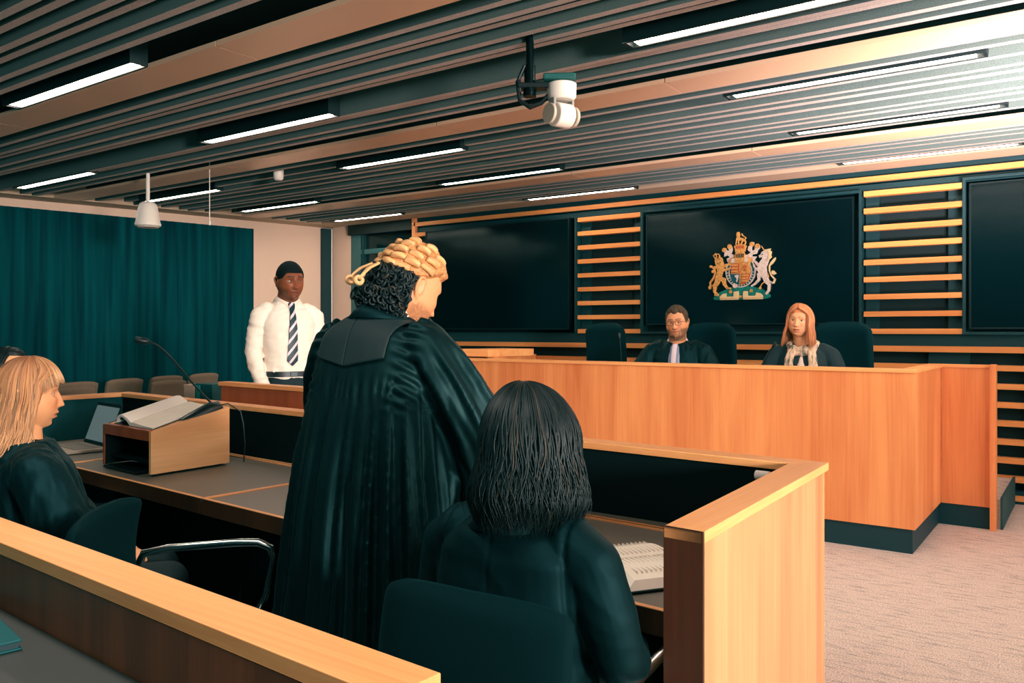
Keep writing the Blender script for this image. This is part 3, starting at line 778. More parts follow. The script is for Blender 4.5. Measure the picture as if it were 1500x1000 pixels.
rp("end_edge", MB().prism([(-0.736, 1.577), (B.x, B.y), (B.x, B.y + 0.008), (-0.736, 1.585)], 0, ZR - 0.0), OAK_SHADED, "oak edge of the end panel with shade in its brown")
rp("back_panel", MB().prism([q2(0.05, -0.02), q2(LEN, -0.02), q2(LEN, -0.085), q2(0.085, -0.085)], 0, ZR - 0.0245), DARK, "black panel under the back rail")
rp("back_facing", MB().prism([q2(0.012, -0.004), q2(LEN, -0.004), q2(LEN, -0.018), q2(0.02, -0.018)], 0, ZR - 0.0245), OAK_Z)
rp("wing_panel", MB().prism([q2(LEN + 0.01, -0.06), q2(LEN + 0.03, -1.04), q2(LEN + 0.085, -1.04), q2(LEN + 0.07, -0.06)], 0, ZR - 0.0245), TEALPANEL, "teal felt panel under the left end rail")
# desk top: front edge line from the end panel to the wing
F0, F1 = Vector((-0.745, 1.728)), Vector((-4.95, 2.035))
def fe(s, d=0.0):
    p = F0 + (F1 - F0) * s; dd = (F1 - F0).normalized(); n_ = Vector((dd.y, -dd.x)); n_ = n_ if n_.y > 0 else -n_
    p = p + n_ * d; return (p.x, p.y)
rp("desk_top", MB().prism([fe(0.0), fe(1.0), fe(1.0, 0.60), (-0.76, 2.54)], ZT - 0.012, ZT - 0.003), LEATHER, "dark leather desk top")
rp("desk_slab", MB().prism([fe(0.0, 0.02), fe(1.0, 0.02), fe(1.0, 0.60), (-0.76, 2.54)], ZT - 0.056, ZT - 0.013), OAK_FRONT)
seam = 0.486
for a, b_ in ((0.0, seam - 0.0007), (seam + 0.0007, 1.0)):
    rp("front_edge", MB().prism([fe(a, -0.001), fe(b_, -0.001), fe(b_, 0.016), fe(a, 0.016)], ZT - 0.060, ZT), OAK_SHADED, "oak front edge of the desk top with shade in its colour", 0.001)
    rp("edge_inlay", MB().prism([fe(a, 0.0), fe(b_, 0.0), fe(b_, 0.016), fe(a, 0.016)], ZT, ZT + 0.0012), OAK_X)
def strip(s, w=0.012, d1=0.68):
    rp("inlay_strip", MB().prism([fe(s - w / 4.2, 0.012), fe(s + w / 4.2, 0.012), fe(s + w / 4.2, d1), fe(s - w / 4.2, d1)], ZT - 0.003, ZT + 0.0008), OAK_Y, "pale oak strip across the leather")
strip(seam, 0.012, 0.72); strip(0.79, 0.012, 0.60)
for d in (0.675, 0.70):
    rp("inlay_strip", MB().prism([fe(0.0, d), fe(0.75, d), fe(0.75, d + 0.012), fe(0.0, d + 0.012)], ZT - 0.003, ZT + 0.002), OAK_X, "pale oak strip along the back of the desk")
rp("cable_slot", MB().prism([fe(0.0, 0.687), fe(0.75, 0.687), fe(0.75, 0.70), fe(0.0, 0.70)], ZT - 0.003, ZT + 0.0005), BLACK)
rp("modesty_panel", MB().prism([fe(0.004, 0.43), fe(0.996, 0.43), fe(0.996, 0.445), fe(0.004, 0.445)], 0, ZT - 0.057), DARK)
for s in (0.24, 0.50, 0.76):
    rp("support_panel", MB().prism([fe(s - 0.004, 0.20), fe(s + 0.004, 0.20), fe(s + 0.004, 0.42), fe(s - 0.004, 0.42)], 0, ZT - 0.057), DARK)
t = thing("socket_cover", "small white cover inside the right corner of the desk rail", "socket", (-0.842, 2.50, 0.90))
part("body", MB().loft([[( -0.865 + k * 0.045, 2.515 + 0.016 * math.cos(2 * PI * i / 16), 0.905 + 0.014 * math.sin(2 * PI * i / 16)) for i in range(16)][::-1] for k in (0, 1)]), WHITE, t, bevel=0.003)

# ================================================================== second row, in front of the camera
row2 = thing("second_desk_row", "oak desk rail and dark desk top in the lower left foreground", "desk", (-2.2, 0.6, 0))
def r2(x, y, base=Vector((-0.635, 0.748)), d=Vector((-0.9985, 0.0530))):
    p = base + d * x + Vector((0.053, 0.9985)) * y; return (p.x, p.y)
def r2p(n, mb, mat, lab=None, bevel=0.0):
    o = part(n, mb, mat, row2, True, bevel)
    if lab: o["label"] = lab
    return o
r2p("rail_cap", MB().prism([r2(0, 0), r2(4.4, 0), r2(4.4, -0.085), r2(0, -0.085)], ZR - 0.024, ZR), OAK_X, "oak cap of the near rail", 0.0015)
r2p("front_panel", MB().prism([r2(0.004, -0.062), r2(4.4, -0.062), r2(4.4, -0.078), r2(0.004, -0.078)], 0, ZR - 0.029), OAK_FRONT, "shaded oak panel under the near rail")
r2p("shadow_gap", MB().prism([r2(0.006, -0.01), r2(4.4, -0.01), r2(4.4, -0.076), r2(0.006, -0.076)], ZR - 0.029, ZR - 0.0245), BLACK)
r2p("back_facing", MB().prism([r2(0.004, -0.006), r2(4.4, -0.006), r2(4.4, -0.020), r2(0.004, -0.020)], 0, ZR - 0.029), DARK)
r2p("end_panel", MB().prism([r2(0.0, -0.004), r2(0.03, -0.004), r2(0.03, -0.081), r2(0.0, -0.081)], 0, ZR - 0.0245), OAK_Z)
r2p("desk_top", MB().prism([r2(0.42, -0.079), r2(4.4, -0.079), r2(4.4, -0.62), r2(0.42, -0.62)], 0.772, 0.812), plain("near_desk_leather", (62, 58, 54), 0.5, bump=0.1, bscale=500), "dark leather desk top below the near rail")
r2p("support_panel", MB().prism([r2(0.45, -0.12), r2(0.49, -0.12), r2(0.49, -0.6), r2(0.45, -0.6)], 0, 0.772), DARK)
FOLD = plain("folder_teal", (8, 78, 80), 0.55, bump=0.05)
t = thing("folder", "teal closed folder lying on the near desk in the bottom left corner", "folder", (-1.66, 0.55, 0.812))
Mf = Matrix.Translation((-1.478, 0.655, 0.8125)) @ Matrix.Rotation(R(170), 4, "Z")
part("cover", MB().box(0, 0.36, 0, 0.26, 0.014, 0.018).box(0, 0.36, 0, 0.26, 0.0, 0.004).box(0.352, 0.36, 0.0, 0.26, 0.004, 0.014).xf(Mf), FOLD, t, bevel=0.002)
part("pages", MB().box(0.004, 0.35, 0.004, 0.255, 0.004, 0.014).xf(Mf), PLINTH, t)

# ================================================================== things on the front desk
# lectern: open-fronted sloping box
LB = Vector((-3.385, 2.03)); lu = Vector((-0.9969, 0.0785)); lv = Vector((-0.03, 0.9995))
def lp(x, y): p = LB + lu * x + lv * y; return (p.x, p.y)
lec = thing("table_lectern", "sloping oak table lectern with open front on the desk beside the blonde woman", "lectern", (-3.63, 2.24, ZT))
W, D = 0.47, 0.41
def slope(y): return 0.905 + (0.985 - 0.905) * (y / D)
def wedge(x0, x1, y0, y1, zb, off0=0.0, thick=None):
    vs = []
    for (x, y) in ((x0, y0), (x1, y0), (x1, y1), (x0, y1)):
        px_, py_ = lp(x, y); zt = slope(y) + off0
        vs.append((px_, py_, zb if thick is None else zt - thick))
    for (x, y) in ((x0, y0), (x1, y0), (x1, y1), (x0, y1)):
        px_, py_ = lp(x, y); vs.append((px_, py_, slope(y) + off0))
    mb = MB(); mb.add(vs, [(0, 1, 2, 3), (7, 6, 5, 4), (4, 5, 1, 0), (5, 6, 2, 1), (6, 7, 3, 2), (7, 4, 0, 3)]); return mb
OAK_LIT = wood("oak_lit_side", (226, 160, 100), (250, 200, 140), "y", cross=16)  # the lectern's oak with the side light put into a paler tone
part("side_panel", wedge(0.0, 0.018, 0, D, ZT + 0.008), OAK_LIT, lec)["label"] = "oak right side of the lectern with side light in its pale tone"
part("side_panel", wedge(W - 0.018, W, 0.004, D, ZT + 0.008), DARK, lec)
part("side_edge", wedge(W - 0.018, W, 0, 0.004, ZT + 0.008), OAK_RED, lec)  # lectern's front faces: their shade put into the red-brown oak
part("sloping_top", wedge(0.018, W - 0.018, 0.018, D, None, 0, 0.018), OAK_X, lec)
part("front_lip", wedge(0.018, W - 0.018, -0.001, 0.018, None, 0.004, 0.046), OAK_RED, lec)["label"] = "front lip of the lectern with shade in its red-brown"
part("back_panel", wedge(0.018, W - 0.018, D - 0.018, D - 0.001, ZT + 0.008, -0.018), DARK, lec)
part("shelf", wedge(0.018, W - 0.018, 0.03, D - 0.02, None, -0.150, 0.008), DARK, lec)
for x, y in ((0.03, 0.03), (W - 0.03, 0.03), (0.03, D - 0.03), (W - 0.03, D - 0.03)):
    px_, py_ = lp(x, y); part("foot", MB().cyl((px_, py_), 0.01, ZT, ZT + 0.009, 10), BLACK, lec)
# a slim dark tablet lying under the lectern
t = thing("tablet", "thin dark tablet lying under the open front of the lectern", "tablet", (*lp(0.24, 0.10), ZT))
part("body", MB().prism([lp(0.10, -0.02), lp(0.42, -0.02), lp(0.42, 0.12), lp(0.10, 0.12)], ZT + 0.0015, ZT + 0.012), BLACK, t, bevel=0.002)
part("edge_trim", MB().prism([lp(0.10, -0.0215), lp(0.42, -0.0215), lp(0.42, -0.0185), lp(0.10, -0.0185)], ZT + 0.003, ZT + 0.008), STEEL, t)
# open notebook with curled left pages
nb = thing("open_notebook", "open notebook with curled left page lying on top of the lectern", "notebook", (*lp(0.27, 0.2), 0.96))
def sl(x, y, dz, k=0.0): px_, py_ = lp(x + k * y, y); return (px_, py_, slope(y) + dz)
def pages(prof, y0, y1):
    mb = MB(); rings = []
    for k in range(9):
        y = y0 + (y1 - y0) * k / 8
        rings.append([sl(x, y, z, 0.20) for x, z in prof])
    return mb.loft(rings)
part("right_page", pages([(0.025, 0.004), (0.025, 0.009), (0.12, 0.013), (0.22, 0.020), (0.245, 0.016), (0.245, 0.003)], 0.024, 0.37), PAPER, nb)
part("left_page", pages([(0.245, 0.003), (0.235, 0.02), (0.27, 0.034), (0.315, 0.046), (0.355, 0.044), (0.375, 0.030), (0.378, 0.012), (0.37, 0.008), (0.365, 0.024), (0.345, 0.036), (0.315, 0.036), (0.28, 0.024)], 0.026, 0.365), plain("paper_white", (252, 246, 236), 0.7), nb)
part("cover", pages([(0.018, 0.001), (0.018, 0.0035), (0.245, 0.0035), (0.39, 0.006), (0.39, 0.001)], 0.0195, 0.375), BLACK, nb)
# microphone standing on the lectern
mt = thing("gooseneck_microphone", "black gooseneck microphone with wedge base standing on the lectern", "microphone", (*lp(0.07, 0.28), slope(0.28)))
rings = []
for (y, w, h) in ((0.17, 0.016, 0.004), (0.19, 0.024, 0.014), (0.26, 0.032, 0.03), (0.32, 0.036, 0.042), (0.37, 0.032, 0.036), (0.385, 0.026, 0.01)):
    rings.append([sl(0.042 + w * math.cos(PI * i / 12), y, 0.0005 + h * math.sin(PI * i / 12)) for i in range(13)])
part("base", MB().loft(rings), plain("mic_base_black", (16, 20, 22), 0.35), mt)
tip = Vector((-3.479, 2.066, 1.301)); b0_ = Vector(sl(0.042, 0.335, 0.036))
pts = []
ca = b0_ + (tip - b0_) * 0.72 + Vector((0, 0, -0.012)); 
for i in range(22):
    s = i / 21
    c1_ = b0_.lerp(tip, 0.45); c2_ = b0_.lerp(tip, 0.86) + Vector((0.035, 0.02, 0.035))
    pts.append(b0_ * (1 - s) ** 3 + c1_ * 3 * s * (1 - s) ** 2 + c2_ * 3 * s * s * (1 - s) + tip * s ** 3)
part("stalk", MB().tube(pts, 0.0052, 8), STEEL, mt)
d = (pts[-1] - pts[-2]).normalized()
part("head", MB().tube([tip - d * 0.012, tip - d * 0.004, tip + d * 0.006, tip + d * 0.045, tip + d * 0.052], [0.006, 0.013, 0.016, 0.015, 0.009], 14), BLACK, mt)
cab = [sl(0.05, 0.385, 0.01), sl(0.03, 0.42, 0.012), (lp(-0.02, 0.46)[0], lp(-0.02, 0.46)[1], 0.96), (lp(-0.03, 0.47)[0], lp(-0.03, 0.47)[1], 0.90), (lp(-0.03, 0.48)[0], lp(-0.03, 0.48)[1], 0.80), (lp(-0.02, 0.48)[0], lp(-0.02, 0.48)[1], ZT + 0.003)]
part("cable", MB().tube(cab, 0.003, 6), BLACK, mt)

# laptop behind the lectern, opened towards the blonde woman
lt = thing("laptop", "open grey laptop on the desk left of the lectern", "laptop", (-4.36, 2.26, ZT))
Ml = Matrix.Translation((-4.48, 2.25, ZT + 0.001)) @ Matrix.Rotation(R(-8), 4, "Z")
part("keyboard_base", MB().box(-0.17, 0.17, -0.14, 0.10, 0.0, 0.016).xf(Ml), plain("laptop_silver", (176, 160, 144), 0.4, metal=0.3), lt, bevel=0.003)
part("keys", MB().box(-0.145, 0.145, -0.05, 0.075, 0.016, 0.018).xf(Ml), plain("laptop_keys", (128, 118, 110), 0.6, var=0.2, vscale=120), lt)
Ms = Ml @ Matrix.Translation((0, 0.105, 0.016)) @ Matrix.Rotation(R(-20), 4, "X")
sc_ = part("lid", MB().box(-0.17, 0.17, -0.004, 0.004, 0.0, 0.235).xf(Ms), BLACK, lt, bevel=0.003)
part("display", MB().box(-0.155, 0.155, -0.0052, -0.004, 0.02, 0.215).xf(Ms), emit("laptop_display", (126, 142, 144), 0.28), sc_)

# thick open book with tabs beside the seated woman
bk = thing("open_law_book", "thick open book with tabbed page edges on the desk beside the end panel", "book", (-0.94, 1.98, ZT))
Mb = Matrix.Translation((-1.0, 1.99, ZT + 0.0015)) @ Matrix.Rotation(R(-34), 4, "Z")
part("cover", MB().box(-0.17, 0.17, -0.13, 0.13, 0.0, 0.004).xf(Mb), BLACK, bk)
def blockpages(s):
    mb = MB(); rings = []
    for k in range(9):
        x = s * (0.002 + 0.150 * k / 8); top = 0.036 + 0.008 * math.sin(PI * k / 8) - 0.010 * (k / 8) ** 2
        ins = 0.028 * (1 if True else 0)
        rings.append([(x + s * 0.012, -0.125, 0.004), (x, -0.125 + ins, top), (x, 0.125 - ins, top), (x + s * 0.012, 0.125, 0.004)])
    if s < 0: rings = rings[::-1]
    return mb.loft([q[::-1] for q in rings]).xf(Mb)
part("page_block", blockpages(-1), PAPER, bk, smooth=25); part("page_block", blockpages(1), PAPER, bk, smooth=25)
part("page_tab", MB().box(0.05, 0.075, -0.118, -0.112, 0.014, 0.022).xf(Mb), plain("tab_grey", (120, 110, 100), 0.6), bk)["label"] = "grey index tab"
part("page_tab", MB().box(-0.135, -0.12, -0.121, -0.113, 0.008, 0.024).xf(Mb), plain("tab_red", (150, 62, 40), 0.6), bk)["label"] = "dark red index tab"
# text lines
mb = MB()
for s in (-1, 1):
    for k in range(13):
        y = 0.085 - k * 0.0135
        for x0 in (0.018, 0.078):
            mb.box(min(s * x0, s * (x0 + 0.05)), max(s * x0, s * (x0 + 0.05)), y, y + 0.0022, 0.030, 0.036 + 0.008 * math.sin(PI * (x0 + 0.025) / 0.152) - 0.010 * ((x0 + 0.025) / 0.152) ** 2 + 0.0012)
for s in (-1, 1): pass
part("printed_lines", mb.xf(Mb), plain("print_grey", (224, 214, 198), 0.8), bk)
# counsel's swivel chairs: upholstered shell, chrome loop arms
def counsel_chair(label, loc, rz, group="counsel chairs with chrome arms"):
    t = thing("counsel_chair", label, "chair", loc, rz, group)
    part("backrest", cushion(0.47, 0.455, 0.40, 0.05, 0.03, 0.09, drop=0.010).xf(Matrix.Translation((0, -0.215, 0.43))), CHAIRD, t, False)
    part("seat", MB().rings([(0.34, 0, 0.02, 0.20, 0.20), (0.35, 0, 0.02, 0.23, 0.23), (0.38, 0, 0.02, 0.235, 0.235), (0.402, 0, 0.02, 0.21, 0.21)], p=4), CHAIRD, t, False)
    for s in (-1, 1):
        part("arm_loop", MB().tube([(s * 0.20, -0.20, 0.36), (s * 0.27, -0.22, 0.44), (s * 0.275, -0.225, 0.56), (s * 0.275, -0.20, 0.615), (s * 0.275, -0.12, 0.632), (s * 0.275, 0.10, 0.648), (s * 0.275, 0.175, 0.648), (s * 0.275, 0.215, 0.63), (s * 0.275, 0.225, 0.59), (s * 0.275, 0.20, 0.47), (s * 0.26, 0.17, 0.41), (s * 0.18, 0.14, 0.36)], 0.0135, 10), CHROME, t, False)
    part("column", MB().cyl((0, 0), 0.026, 0.09, 0.35, 12), CHROME, t, False)
    st = MB()
    for k in range(5):
        a = 2 * PI * k / 5 + 0.3
        st.tube([(0, 0, 0.10), (0.26 * math.cos(a), 0.26 * math.sin(a), 0.06)], [0.026, 0.016], 8)
    bs = part("base", st, CHROME, t, False)
    for k in range(5):
        a = 2 * PI * k / 5 + 0.3
        part("castor", MB().ell((0.26 * math.cos(a), 0.26 * math.sin(a), 0.027), (0.026, 0.026, 0.026), nu=12, nv=8), BLACK, bs, False)
    return t
cc = counsel_chair("dark counsel chair with chrome arms under the seated woman with black hair", (-1.04, 1.51, 0), R(3))
dup(cc, (-2.24, 1.42, 0), R(-52), "empty dark counsel chair turned sideways behind the standing barrister")
dup(cc, (-2.98, 1.24, 0), R(-24), "dark counsel chair under the blonde woman, mostly hidden")
dup(cc, (-3.92, 1.56, 0), R(-24), "dark counsel chair under the dark-haired woman behind the blonde woman")

# ---------------- public / jury seats by the left wall
JURY = plain("jury_seat_fabric", (112, 92, 74), 0.9, bump=0.3, bscale=300, var=0.12, vscale=200)
def jury_chair(label, loc, rz, group):
    t = thing("jury_chair", label, "chair", loc, rz, group)
    part("backrest", cushion(0.46, 0.45, 0.40, 0.07, 0.02, 0.06, drop=0.008).xf(Matrix.Translation((0, -0.20, 0.47))), JURY, t, False)
    part("seat", MB().rings([(0.40, 0, 0.02, 0.20, 0.20), (0.41, 0, 0.02, 0.23, 0.22), (0.455, 0, 0.02, 0.235, 0.22), (0.475, 0, 0.02, 0.215, 0.20)], p=4), JURY, t, False)
    for s in (-1, 1):
        part("side_frame", MB().box(s * 0.26 - 0.012, s * 0.26 + 0.012, -0.20, 0.20, 0.0, 0.66), BLACK, t, False, 0.004)
    part("writing_tablet", MB().box(0.24, 0.52, -0.16, 0.16, 0.668, 0.686), PLINTH, t, False, 0.004)
    part("tablet_arm", MB().box(0.25, 0.275, -0.10, 0.10, 0.655, 0.668), BLACK, t, False)
    part("crossbar", MB().box(-0.25, 0.25, -0.03, 0.03, 0.36, 0.40), BLACK, t, False)
    return t
G = "seats beside the left wall"
rz = R(-76)
jc = jury_chair("grey-brown seat back in the front row by the left wall, beside the blonde woman's face", (-6.98, 3.62, 0), rz, G)
for (x, y), lab in (((-7.17, 4.64), "grey-brown seat back in the front row by the left wall, behind the microphone stalk"),):
    dup(jc, (x, y, 0), rz, lab)
bk_ = [(-7.60, 3.98), (-7.76, 4.53), (-7.90, 5.07), (-8.05, 5.62)]
for (x, y), lab in zip(bk_, ("grey-brown seat back in the back row by the left wall, nearest the blonde woman", "grey-brown seat back in the back row by the left wall, second from the blonde woman", "grey-brown seat back in the back row by the left wall, third from the blonde woman", "grey-brown seat back in the back row by the left wall, nearest the witness box")):
    dup(jc, (x, y, 0), rz, lab)
# low side table with archive boxes, beyond the rail
st = thing("side_table", "low dark side table behind the lectern carrying the boxes", "table", (-5.35, 3.75, 0))
part("table_top", MB().box(-5.75, -5.02, 3.45, 4.05, 0.80, 0.83), PLINTH, st)
for x in (-5.70, -5.07):
    for y in (3.50, 4.0):
        part("leg", MB().box(x - 0.02, x + 0.02, y - 0.02, y + 0.02, 0, 0.80), BLACK, st)
t = thing("file_box", "small pale cream file box beside the witness box", "box", (-5.38, 3.66, 0.83))
part("body", MB().box(-5.44, -5.31, 3.52, 3.80, 0.83, 0.95), plain("box_cream", (224, 192, 168), 0.7), t, bevel=0.003)
part("lid", MB().box(-5.442, -5.308, 3.518, 3.802, 0.935, 0.958), plain("box_cream_lid", (206, 176, 152), 0.7), t)
t = thing("file_box", "teal file box next to the cream box beside the witness box", "box", (-5.2, 3.66, 0.83))
part("body", MB().box(-5.305, -5.10, 3.52, 3.80, 0.83, 0.97), plain("box_teal", (10, 74, 76), 0.6), t, bevel=0.003)
part("spine_label", MB().box(-5.285, -5.24, 3.516, 3.5202, 0.84, 0.96), plain("box_teal_light", (36, 150, 134), 0.6), t)
# second table microphone in front of the barrister
gm = gooseneck("gooseneck_microphone", "black gooseneck microphone rising between the barrister and the seated woman", (-1.62, 2.43, ZT), (-1.99, 2.30, 1.36), base_r=0.05, ctrl=(-1.68, 2.42, 0.98), rad=0.005)
# ================================================================== PEOPLE: shared builders
SKIN = attr_mat("skin", 0.48, 0.35, sss=0.12, bump=0.05, bscale=400)
EYE = attr_mat("eye_mat", 0.2, 0.5)
HAIR = attr_mat("hair", 0.5, 0.3)
HAIRM = attr_mat("short_hair", 0.8, 0.15)
def g(d, s): return math.exp(-(d / s) ** 2)
def sstep(a, b, x):
    t = max(0.0, min(1.0, (x - a) / (b - a))); return t * t * (3 - 2 * t)
def mixc(a, b, t): return tuple(a[i] + (b[i] - a[i]) * t for i in range(3))

class Face:
    """head shape in its own frame: face to +Y, up +Z, centre of the skull at the origin"""
    def __init__(s, w=0.0765, d=0.098, h=0.118, jaw=0.26, nose=1.0, chin=1.0, cheek=1.0, full=0.0):
        s.w, s.d, s.h, s.jaw, s.nose, s.chin, s.cheek, s.full = w, d, h, jaw, nose, chin, cheek, full
    def base(s, th, t):
        """th azimuth (0 = +X, pi/2 = face), t in -1..1 height"""
        c, sn = math.cos(th), math.sin(th)
        p = 2.15 if t > 0 else 2.75
        hr = max(0.0, 1 - abs(t) ** p) ** (1 / p)
        z = s.h * t
        wx = s.w * hr
        if t < 0: wx *= 1 - s.jaw * sstep(0.2, 1.0, -t) + s.full * g(-t - 0.5, 0.35)
        if t > 0.25: wx *= 1 - 0.06 * sstep(0.25, 1, t)
        x = wx * math.copysign(abs(c) ** 0.92, c)
        if sn >= 0:
            y = 0.090 * hr * sn ** 0.86
            if t > 0.3: y *= 1 - 0.10 * sstep(0.3, 1.0, t)
        else:
            y = -s.d * hr * (-sn) ** 0.9
            if t < 0: y *= 1 - 0.5 * sstep(0.05, 0.85, -t)
        return x, y, z, sn
    def feat(s, x, y, z, sn):
        if sn <= 0.02: return x, y, z
        f = sstep(0.02, 0.35, sn); dy = 0.0
        ax = abs(x)
        dy += 0.0055 * g(z - 0.031, 0.011) * g(ax - 0.028, 0.030)
        dy -= 0.0135 * g(ax - 0.031, 0.0175) * g(z - 0.008, 0.0135)
        dy -= 0.004 * g(x, 0.012) * g(z - 0.017, 0.012)
        t = (0.020 - z) / 0.054
        if -0.2 < t:
            if t <= 1: hgt = (0.0050 + 0.0230 * max(0, t) ** 1.15) * sstep(-0.2, 0.1, t)
            else: hgt = 0.028 * g(t - 1, 0.14)
            wd = 0.0075 + 0.0055 * min(1, max(0, t))
            dy += s.nose * hgt * g(x, wd)
        dy += 0.0075 * g(ax - 0.0125, 0.0072) * g(z + 0.0315, 0.0085) * s.nose
        dy += 0.0045 * s.cheek * g(ax - 0.044, 0.020) * g(z + 0.014, 0.018)
        dy += 0.0055 * g(x, 0.030) * g(z + 0.064, 0.020)
        dy += 0.0064 * g(x, 0.021) * g(z + 0.0580, 0.0052)
        dy += 0.0074 * g(x, 0.017) * g(z + 0.0728, 0.0060)
        dy -= 0.0075 * g(x, 0.023) * g(z + 0.0655, 0.0030)
        dy -= 0.0040 * g(x, 0.020) * g(z + 0.0850, 0.0065)
        dy += 0.0110 * s.chin * g(x, 0.022) * g(z + 0.104, 0.015)
        return x, y + dy * f, z
    def pt(s, th, t):
        x, y, z, sn = s.base(th, t); return s.feat(x, y, z, sn)
    def surf_y(s, x, z):
        best = 0; lo, hi = 0.02, PI - 0.02
        t = z / s.h; bx = 9
        for i in range(160):
            th = lo + (hi - lo) * i / 159
            p = s.pt(th, t)
            if abs(p[0] - x) < bx: bx = abs(p[0] - x); best = p[1]
        return best
    def add(s, mb, M, nu=112, nv=100):
        vs = []
        for k in range(1, nv):
            t = -math.cos(PI * k / nv); t = t * 0.999
            for i in range(nu):
                th = 2 * PI * i / nu
                vs.append(M @ Vector(s.pt(th, t)))
        lo = len(vs); vs += [M @ Vector((0, 0.03, -s.h)), M @ Vector((0, 0, s.h))]; fs = []
        for k in range(nv - 2):
            for i in range(nu):
                j = (i + 1) % nu
                fs.append((k * nu + i, k * nu + j, (k + 1) * nu + j, (k + 1) * nu + i))
        for i in range(nu):
            j = (i + 1) % nu
            fs.append((lo, j, i)); fs.append((lo + 1, (nv - 2) * nu + i, (nv - 2) * nu + j))
        mb.add(vs, fs)
        # ears: rim, inner bowl plate and lobe
        for sd in (-1, 1):
            ring = [(0.006, 0.012, -0.004), (0.006, 0.014, 0.012), (0.011, 0.006, 0.027), (0.017, -0.007, 0.031), (0.021, -0.018, 0.022), (0.021, -0.021, 0.006), (0.017, -0.016, -0.010), (0.011, -0.006, -0.024), (0.006, 0.003, -0.030), (0.003, 0.008, -0.020)]
            pts = [M @ Vector((sd * (0.0665 + a), b - 0.012, c - 0.002)) for a, b, c in ring]
            mb.chain(pts, [0.0045, 0.005, 0.0048, 0.0048, 0.005, 0.005, 0.0055, 0.006, 0.0068, 0.0055], 10)
            E_ = M.to_3x3() @ Matrix.Rotation(sd * -0.45, 3, "Z")
            mb.ell(M @ Vector((sd * 0.0765, -0.016, -0.002)), (0.0045, 0.017, 0.026), E_, 14, 10)

def remesh(mb, voxel, smooth_it=2, name="tmp"):
    me = bpy.data.meshes.new(name); me.from_pydata(mb.v, [], mb.f); me.update()
    o = bpy.data.objects.new(name, me); COL.objects.link(o)
    m_ = o.modifiers.new("r", "REMESH"); m_.mode = "VOXEL"; m_.voxel_size = voxel; m_.use_smooth_shade = True
    if smooth_it:
        s_ = o.modifiers.new("s", "SMOOTH"); s_.factor = 0.5; s_.iterations = smooth_it
    dg = bpy.context.evaluated_depsgraph_get()
    out = bpy.data.meshes.new_from_object(o.evaluated_get(dg))
    bpy.data.objects.remove(o); bpy.data.meshes.remove(me)
    out.polygons.foreach_set("use_smooth", [True] * len(out.polygons))
    return out

def displace(me, fn):
    me.update()
    nrm = [v.normal.copy() for v in me.vertices]
    cos = [v.co.copy() for v in me.vertices]
    for v, n_, c in zip(me.vertices, nrm, cos):
        v.co = c + n_ * fn(c, n_)
    me.update()

def paint(me, fn):
    at = me.attributes.get("Col") or me.attributes.new("Col", "FLOAT_COLOR", "POINT")
    buf = []
    for v in me.vertices:
        c = fn(v.co); buf += [c[0], c[1], c[2], 1.0]
    at.data.foreach_set("color", buf)

def head_matrix(pos, yaw=0, pitch=0, roll=0, scale=1.0):
    """yaw>0 turns to the figure's left, pitch>0 looks up"""
    return Matrix.Translation(pos) @ Matrix.Rotation(R(yaw), 4, "Z") @ Matrix.Rotation(R(pitch), 4, "X") @ Matrix.Rotation(R(roll), 4, "Y") @ Matrix.Scale(scale, 4)

def hand(mb, wrist, fwd, nrm, side, curl=0.5, sc=1.0):
    """palm, four unequal bent fingers and a thumb from the side of the palm; nrm = back of the hand"""
    f = Vector(fwd).normalized(); n_ = Vector(nrm); n_ = (n_ - f * n_.dot(f)).normalized(); s_ = f.cross(n_) * side
    w = Vector(wrist)
    for off, r_ in ((-0.024, 0.0125), (-0.008, 0.0135), (0.010, 0.0135), (0.026, 0.0120)):
        mb.capsule(w + s_ * off * 0.7 * sc, w + (f * 0.085 + s_ * off) * sc, r_ * 1.15 * sc, r_ * sc, 12)
    for off, L, r_ in ((-0.028, 0.070, 0.0084), (-0.0095, 0.080, 0.0088), (0.0095, 0.074, 0.0086), (0.0275, 0.058, 0.0076)):
        p = w + (f * 0.088 + s_ * off) * sc; a = 0.15 + curl * 0.5; ang = 0
        for k, q in enumerate((0.45, 0.31, 0.24)):
            ang += a * (0.7 if k == 0 else 1.0)
            d = f * math.cos(ang) - n_ * math.sin(ang)
            p2 = p + d * (L * q * sc); mb.capsule(p, p2, r_ * (1 - 0.06 * k) * sc, r_ * (0.94 - 0.06 * k) * sc, 10); p = p2
    p = w + (f * 0.022 - s_ * 0.026) * sc
    for d, L, r0, r1 in (((f * 0.6 - s_ * 0.75 - n_ * 0.3), 0.042, 0.0125, 0.0105), ((f * 0.85 - s_ * 0.35 - n_ * 0.4), 0.032, 0.0103, 0.0092), ((f * 0.93 - s_ * 0.1 - n_ * 0.45), 0.026, 0.0092, 0.0076)):
        p2 = p + d.normalized() * L * sc; mb.capsule(p, p2, r0 * sc, r1 * sc, 10); p = p2

